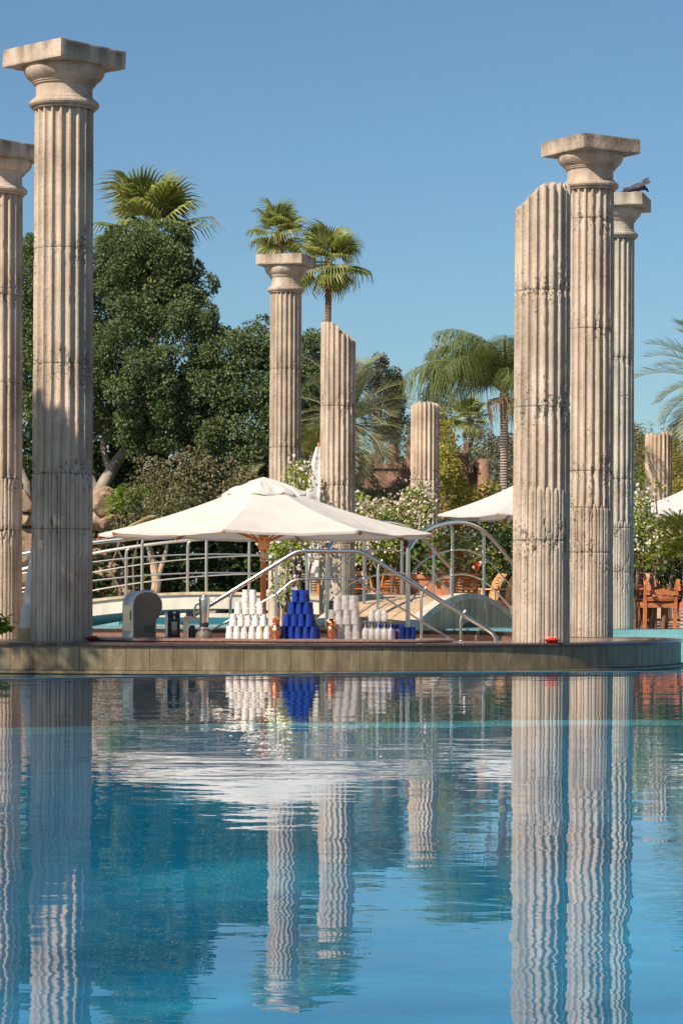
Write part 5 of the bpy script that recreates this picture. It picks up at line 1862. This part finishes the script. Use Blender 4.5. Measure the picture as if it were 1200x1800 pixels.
# ------------------------------------------------------------------ teak furniture
def make_chair(label, w=.56, mat='teak', ang=0.0, loc=(0, 0), cushion=None, high=.90):
    t = thing('teak_chair', label, 'chair', (loc[0], loc[1], GZ), ang, 'teak garden chairs')
    m = M[mat]
    sh = .43
    lean = .16
    for s in (-1, 1):
        x = s * (w / 2 - .025)
        g = G(); g.box((x, .25, .31), (.05, .05, .62), bev=.005); g.obj('leg', m, t)
        g = G(); g.loft([[(x - .022, y - .03, z), (x + .022, y - .03, z), (x + .022, y + .03, z), (x - .022, y + .03, z)] for y, z in ((-.20, 0), (-.21, .25), (-.22, sh), (-.25, .62), (-.30, .78), (-.22 - lean - .02, high - .02))])
        g.obj('back_post', m, t)
        g = G(); g.box((x, .02, .635), (.065, .60, .028), bev=.006); g.obj('armrest', m, t)
        g = G(); g.box((x, .02, .39), (.028, .44, .07)); g.obj('side_rail', m, t)
    for y in (-.22, .25):
        g = G(); g.box((0, y, .39), (w - .10, .026, .07)); g.obj('cross_rail', m, t)
    g = G(); g.box((0, .02, .17), (w - .06, .03, .04)); g.obj('stretcher', m, t)
    for k in range(6):
        g = G(); g.box((0, -.165 + k * .083, sh), (w - .03, .066, .018), bev=.003); g.obj('seat_slat', m, t)
    nb = 8
    for k in range(nb):
        z = .47 + k * (high - .12 - .47) / (nb - 1)
        y = -.225 - (z - sh) * .30
        g = G()
        pts = [(-(w / 2 - .05) + (w - .10) * q / 6) for q in range(7)]
        g.loft([[(x, y - .008 - .025 * math.sin(PI * q / 6), z - .016), (x, y + .010 - .025 * math.sin(PI * q / 6), z - .016), (x, y + .010 - .025 * math.sin(PI * q / 6), z + .016), (x, y - .008 - .025 * math.sin(PI * q / 6), z + .016)] for q, x in enumerate(pts)])
        g.obj('back_slat', m, t)
    g = G()
    y = -.225 - (high - .05 - sh) * .30
    g.loft([[(x, y - .018, high - .085), (x, y + .018, high - .085), (x, y + .018, high - .045 + .045 * math.sin(PI * q / 10)), (x, y - .018, high - .045 + .045 * math.sin(PI * q / 10))] for q, x in [(q, -w / 2 + w * q / 10) for q in range(11)]])
    g.obj('top_rail', m, t)
    if cushion:
        g = G(); g.box((0, .02, sh + .035), (w - .06, .48, .05), bev=.02); g.obj('cushion', M['cushion'], t)
    return t


def table(label, x, y, w, dp, h=.72, mat='teak_dark', ang=0.0):
    t = thing('garden_table', label, 'table', (x, y, GZ), ang, 'teak garden tables')
    k = max(3, int(dp / .1))
    for i in range(k):
        g = G(); g.box((0, -dp / 2 + (i + .5) * dp / k, h - .015), (w, dp / k - .008, .03), bev=.003); g.obj('tabletop_slat', M[mat], t)
    for sx in (-1, 1):
        for sy in (-1, 1):
            g = G(); g.box((sx * (w / 2 - .09), sy * (dp / 2 - .09), (h - .03) / 2), (.075, .075, h - .03), bev=.006); g.obj('leg', M['teak'], t)
    for sy in (-1, 1):
        g = G(); g.box((0, sy * (dp / 2 - .09), h - .075), (w - .18, .03, .085)); g.obj('apron', M[mat], t)
    for sx in (-1, 1):
        g = G(); g.box((sx * (w / 2 - .09), 0, h - .075), (.03, dp - .18, .085)); g.obj('apron', M[mat], t)
    return t


def cpos(px, d):
    return (P(px, 1040, d).x, d)


R_ = math.radians
make_chair('red teak chair with its slatted back turned to the camera behind the footbridge', .56, 'teak', R_(-4), cpos(812, 46.3), high=.95)
make_chair('teak chair seen from the side right behind the one with its back turned', .54, 'teak_light', R_(100), cpos(846, 48.2), high=.95)
make_chair('pale teak chair facing left at the end of the footbridge, beside the broken column', .54, 'teak_light', R_(62), cpos(880, 45.6), high=.96)
make_chair('pale teak chair turned half away behind the frosted clear cups', .54, 'teak_light', R_(-40), cpos(652, 47.0), high=.96)
make_chair('dark red teak chair left of the terracotta planter', .54, 'teak', R_(20), cpos(684, 48.3), high=.96)
make_chair('teak chair edge showing just right of the broken middle column', .54, 'teak', R_(-70), cpos(628, 46.6), high=.90)
table('garden table with dark top between the planter and the red teak chair', cpos(760, 47.4)[0], 47.4, .75, .75, .74, 'teak_dark')
table('garden table set with blue cloths at the right edge', cpos(1168, 39.6)[0], 39.6, 1.10, .85, .67, 'teak_dark', R_(4))
make_chair('orange teak chair behind the left end of the right-hand garden table', .54, 'teak_light', R_(178), cpos(1118, 40.6), True, high=.92)
make_chair('dark teak chair with black cushion drawn up in front of the right-hand table', .52, 'teak_dark', R_(10), cpos(1152, 38.6), True, high=.50 + .13)
make_chair('dark teak armchair cut by the right edge of the photograph', .56, 'teak_dark', R_(35), cpos(1206, 38.7), True, high=.93)
tz_ = GZ + .67
def cloth(label, px, d, w):
    g = G()
    rows = []
    rs = random.Random(int(px))
    vs, fs = [], []
    for j in range(7):
        for i in range(11):
            vs.append((-w / 2 + w * i / 10, -.14 + .28 * j / 6, .006 + .022 * abs(math.sin(i * 1.7 + j)) * rs.uniform(.5, 1)))
    fs = [(j * 11 + i, j * 11 + i + 1, j * 11 + i + 12, j * 11 + i + 11) for j in range(6) for i in range(10)]
    g.add(vs, fs)
    x, y = cpos(px, d)
    o = g.obj('table_cloth', M['blue_cloth'], None, True, (x, y, tz_ + .003))
    tag(o, label, 'cloth', 'blue cloths on the garden table')
cloth('folded violet blue cloth at the left end of the right-hand table', 1124, 39.5, .26)
cloth('crumpled violet blue cloth at the right end of the right-hand table', 1172, 39.5, .28)
f_ = thing('figurine', 'small beige animal figurine standing on the right-hand garden table', 'figurine', (*cpos(1144, 39.45), tz_ + .002))
g = G(); g.lathe([(.045, 0), (.055, .02), (.05, .06), (.035, .085), (.042, .10), (.045, .125), (.03, .15), (.001, .158)], 18); g.obj('body', M['ivory'], f_, True, ang=60)
g = G(); g.lathe([(.02, 0), (.022, .05), (.001, .07)], 10, (-.05, 0, .02)); g.obj('arm', M['ivory'], f_, True)
g = G(); g.lathe([(.012, 0), (.012, .02), (.001, .03)], 8, (-.025, 0, .135)); g.lathe([(.012, 0), (.012, .02), (.001, .03)], 8, (.025, 0, .135)); g.obj('ears', M['ivory'], f_, True)
g = G(); g.box((0, 0, .012), (.5, .3, .02), bev=.004)
tag(g.obj('place_mat', M['blue_cloth'], None, False, (*cpos(760, 47.3), GZ + .742)), 'violet mat on the garden table behind the footbridge', 'mat')

# leafy plant at the left edge of the bar island
lp_ = thing('leafy_plant', 'leafy light green plant at the left edge, in front of the far column', 'plant', (P(2, 1128, 27.2).x, 27.2, TOPZ))
rs = random.Random(5)
lv = []
for v in range(3):
    vs = [(0, 0, 0), (.018, .03, .004), (.026, .055, 0), (.018, .085, -.006), (0, .115, -.016), (-.018, .085, -.006), (-.026, .055, 0), (-.018, .03, .004), (0, .055, -.008)]
    fs = [(0, 1, 2, 8), (8, 2, 3, 4), (8, 4, 5, 6), (0, 8, 6, 7)]
    lv.append(mesh_np('leaf', np.array(vs), np.array(fs), M['l_bright'], attr=[.35 + .3 * v] * 9))
for k in range(14):
    a = rs.uniform(0, 2 * PI); l = rs.uniform(-.02, .28); sp_ = rs.uniform(.03, .15)
    tip = Vector((math.cos(a) * sp_, math.sin(a) * sp_, .12 + l))
    pts = [Vector((0, 0, .1)), Vector((tip.x * .3, tip.y * .3, .1 + l * .5)), tip]
    g = G(); g.tube(pts, [.005, .004, .002], 5); g.obj('stem', M['l_bright'], lp_)
    for q in range(5):
        t = .3 + .7 * q / 4
        b = pts[0].lerp(pts[1], t * 2) if t < .5 else pts[1].lerp(pts[2], t * 2 - 1)
        o = link('leaf', lv[rs.randrange(3)], lp_, b, (rs.uniform(-.9, .5), rs.uniform(-.6, .6), rs.uniform(0, 6.28)))
        s = rs.uniform(.8, 1.25); o.scale = (s, s, s)
# little potted plant between the blue cups and the owl
sp = thing('small_plant', 'small pale green plant in a pot between the blue cups and the copper owl', 'plant', on(552, 26.95))
g = G(); g.lathe([(.03, 0), (.04, .05), (.043, .055), (.03, .055)], 14); g.obj('pot', M['terracotta'], sp, True)
crown('foliage', [(0, 0, .10, .04, .04, .05)], M['l_yellow'], .022, 5200, 91, sp, sub=.02, wid=.5, zmin=.04)

# tree on the left bank whose shade falls on the foot of the nearest column
sc = Vector((-3.05, 26.4, 1.15)) + SUN * 9.0
L = [(sc.x, sc.y, sc.z, .72, .72, 1.05), (sc.x - .5, sc.y + .1, sc.z - .5, .8, .8, .9), (sc.x + .15, sc.y - .2, sc.z - 1.0, .72, .7, .7), (sc.x - .9, sc.y, sc.z + .1, .8, .8, .8)]
tree('small round tree on the left bank outside the photograph, shading the nearest column', L, M['l_ficus'], .12, 150, 95,
     [((sc.x - .3, sc.y, GZ), .16), ((sc.x - .25, sc.y, 2.5), .12), ((sc.x - .1, sc.y, sc.z - .8), .09)], sub=.3, fill=.5)
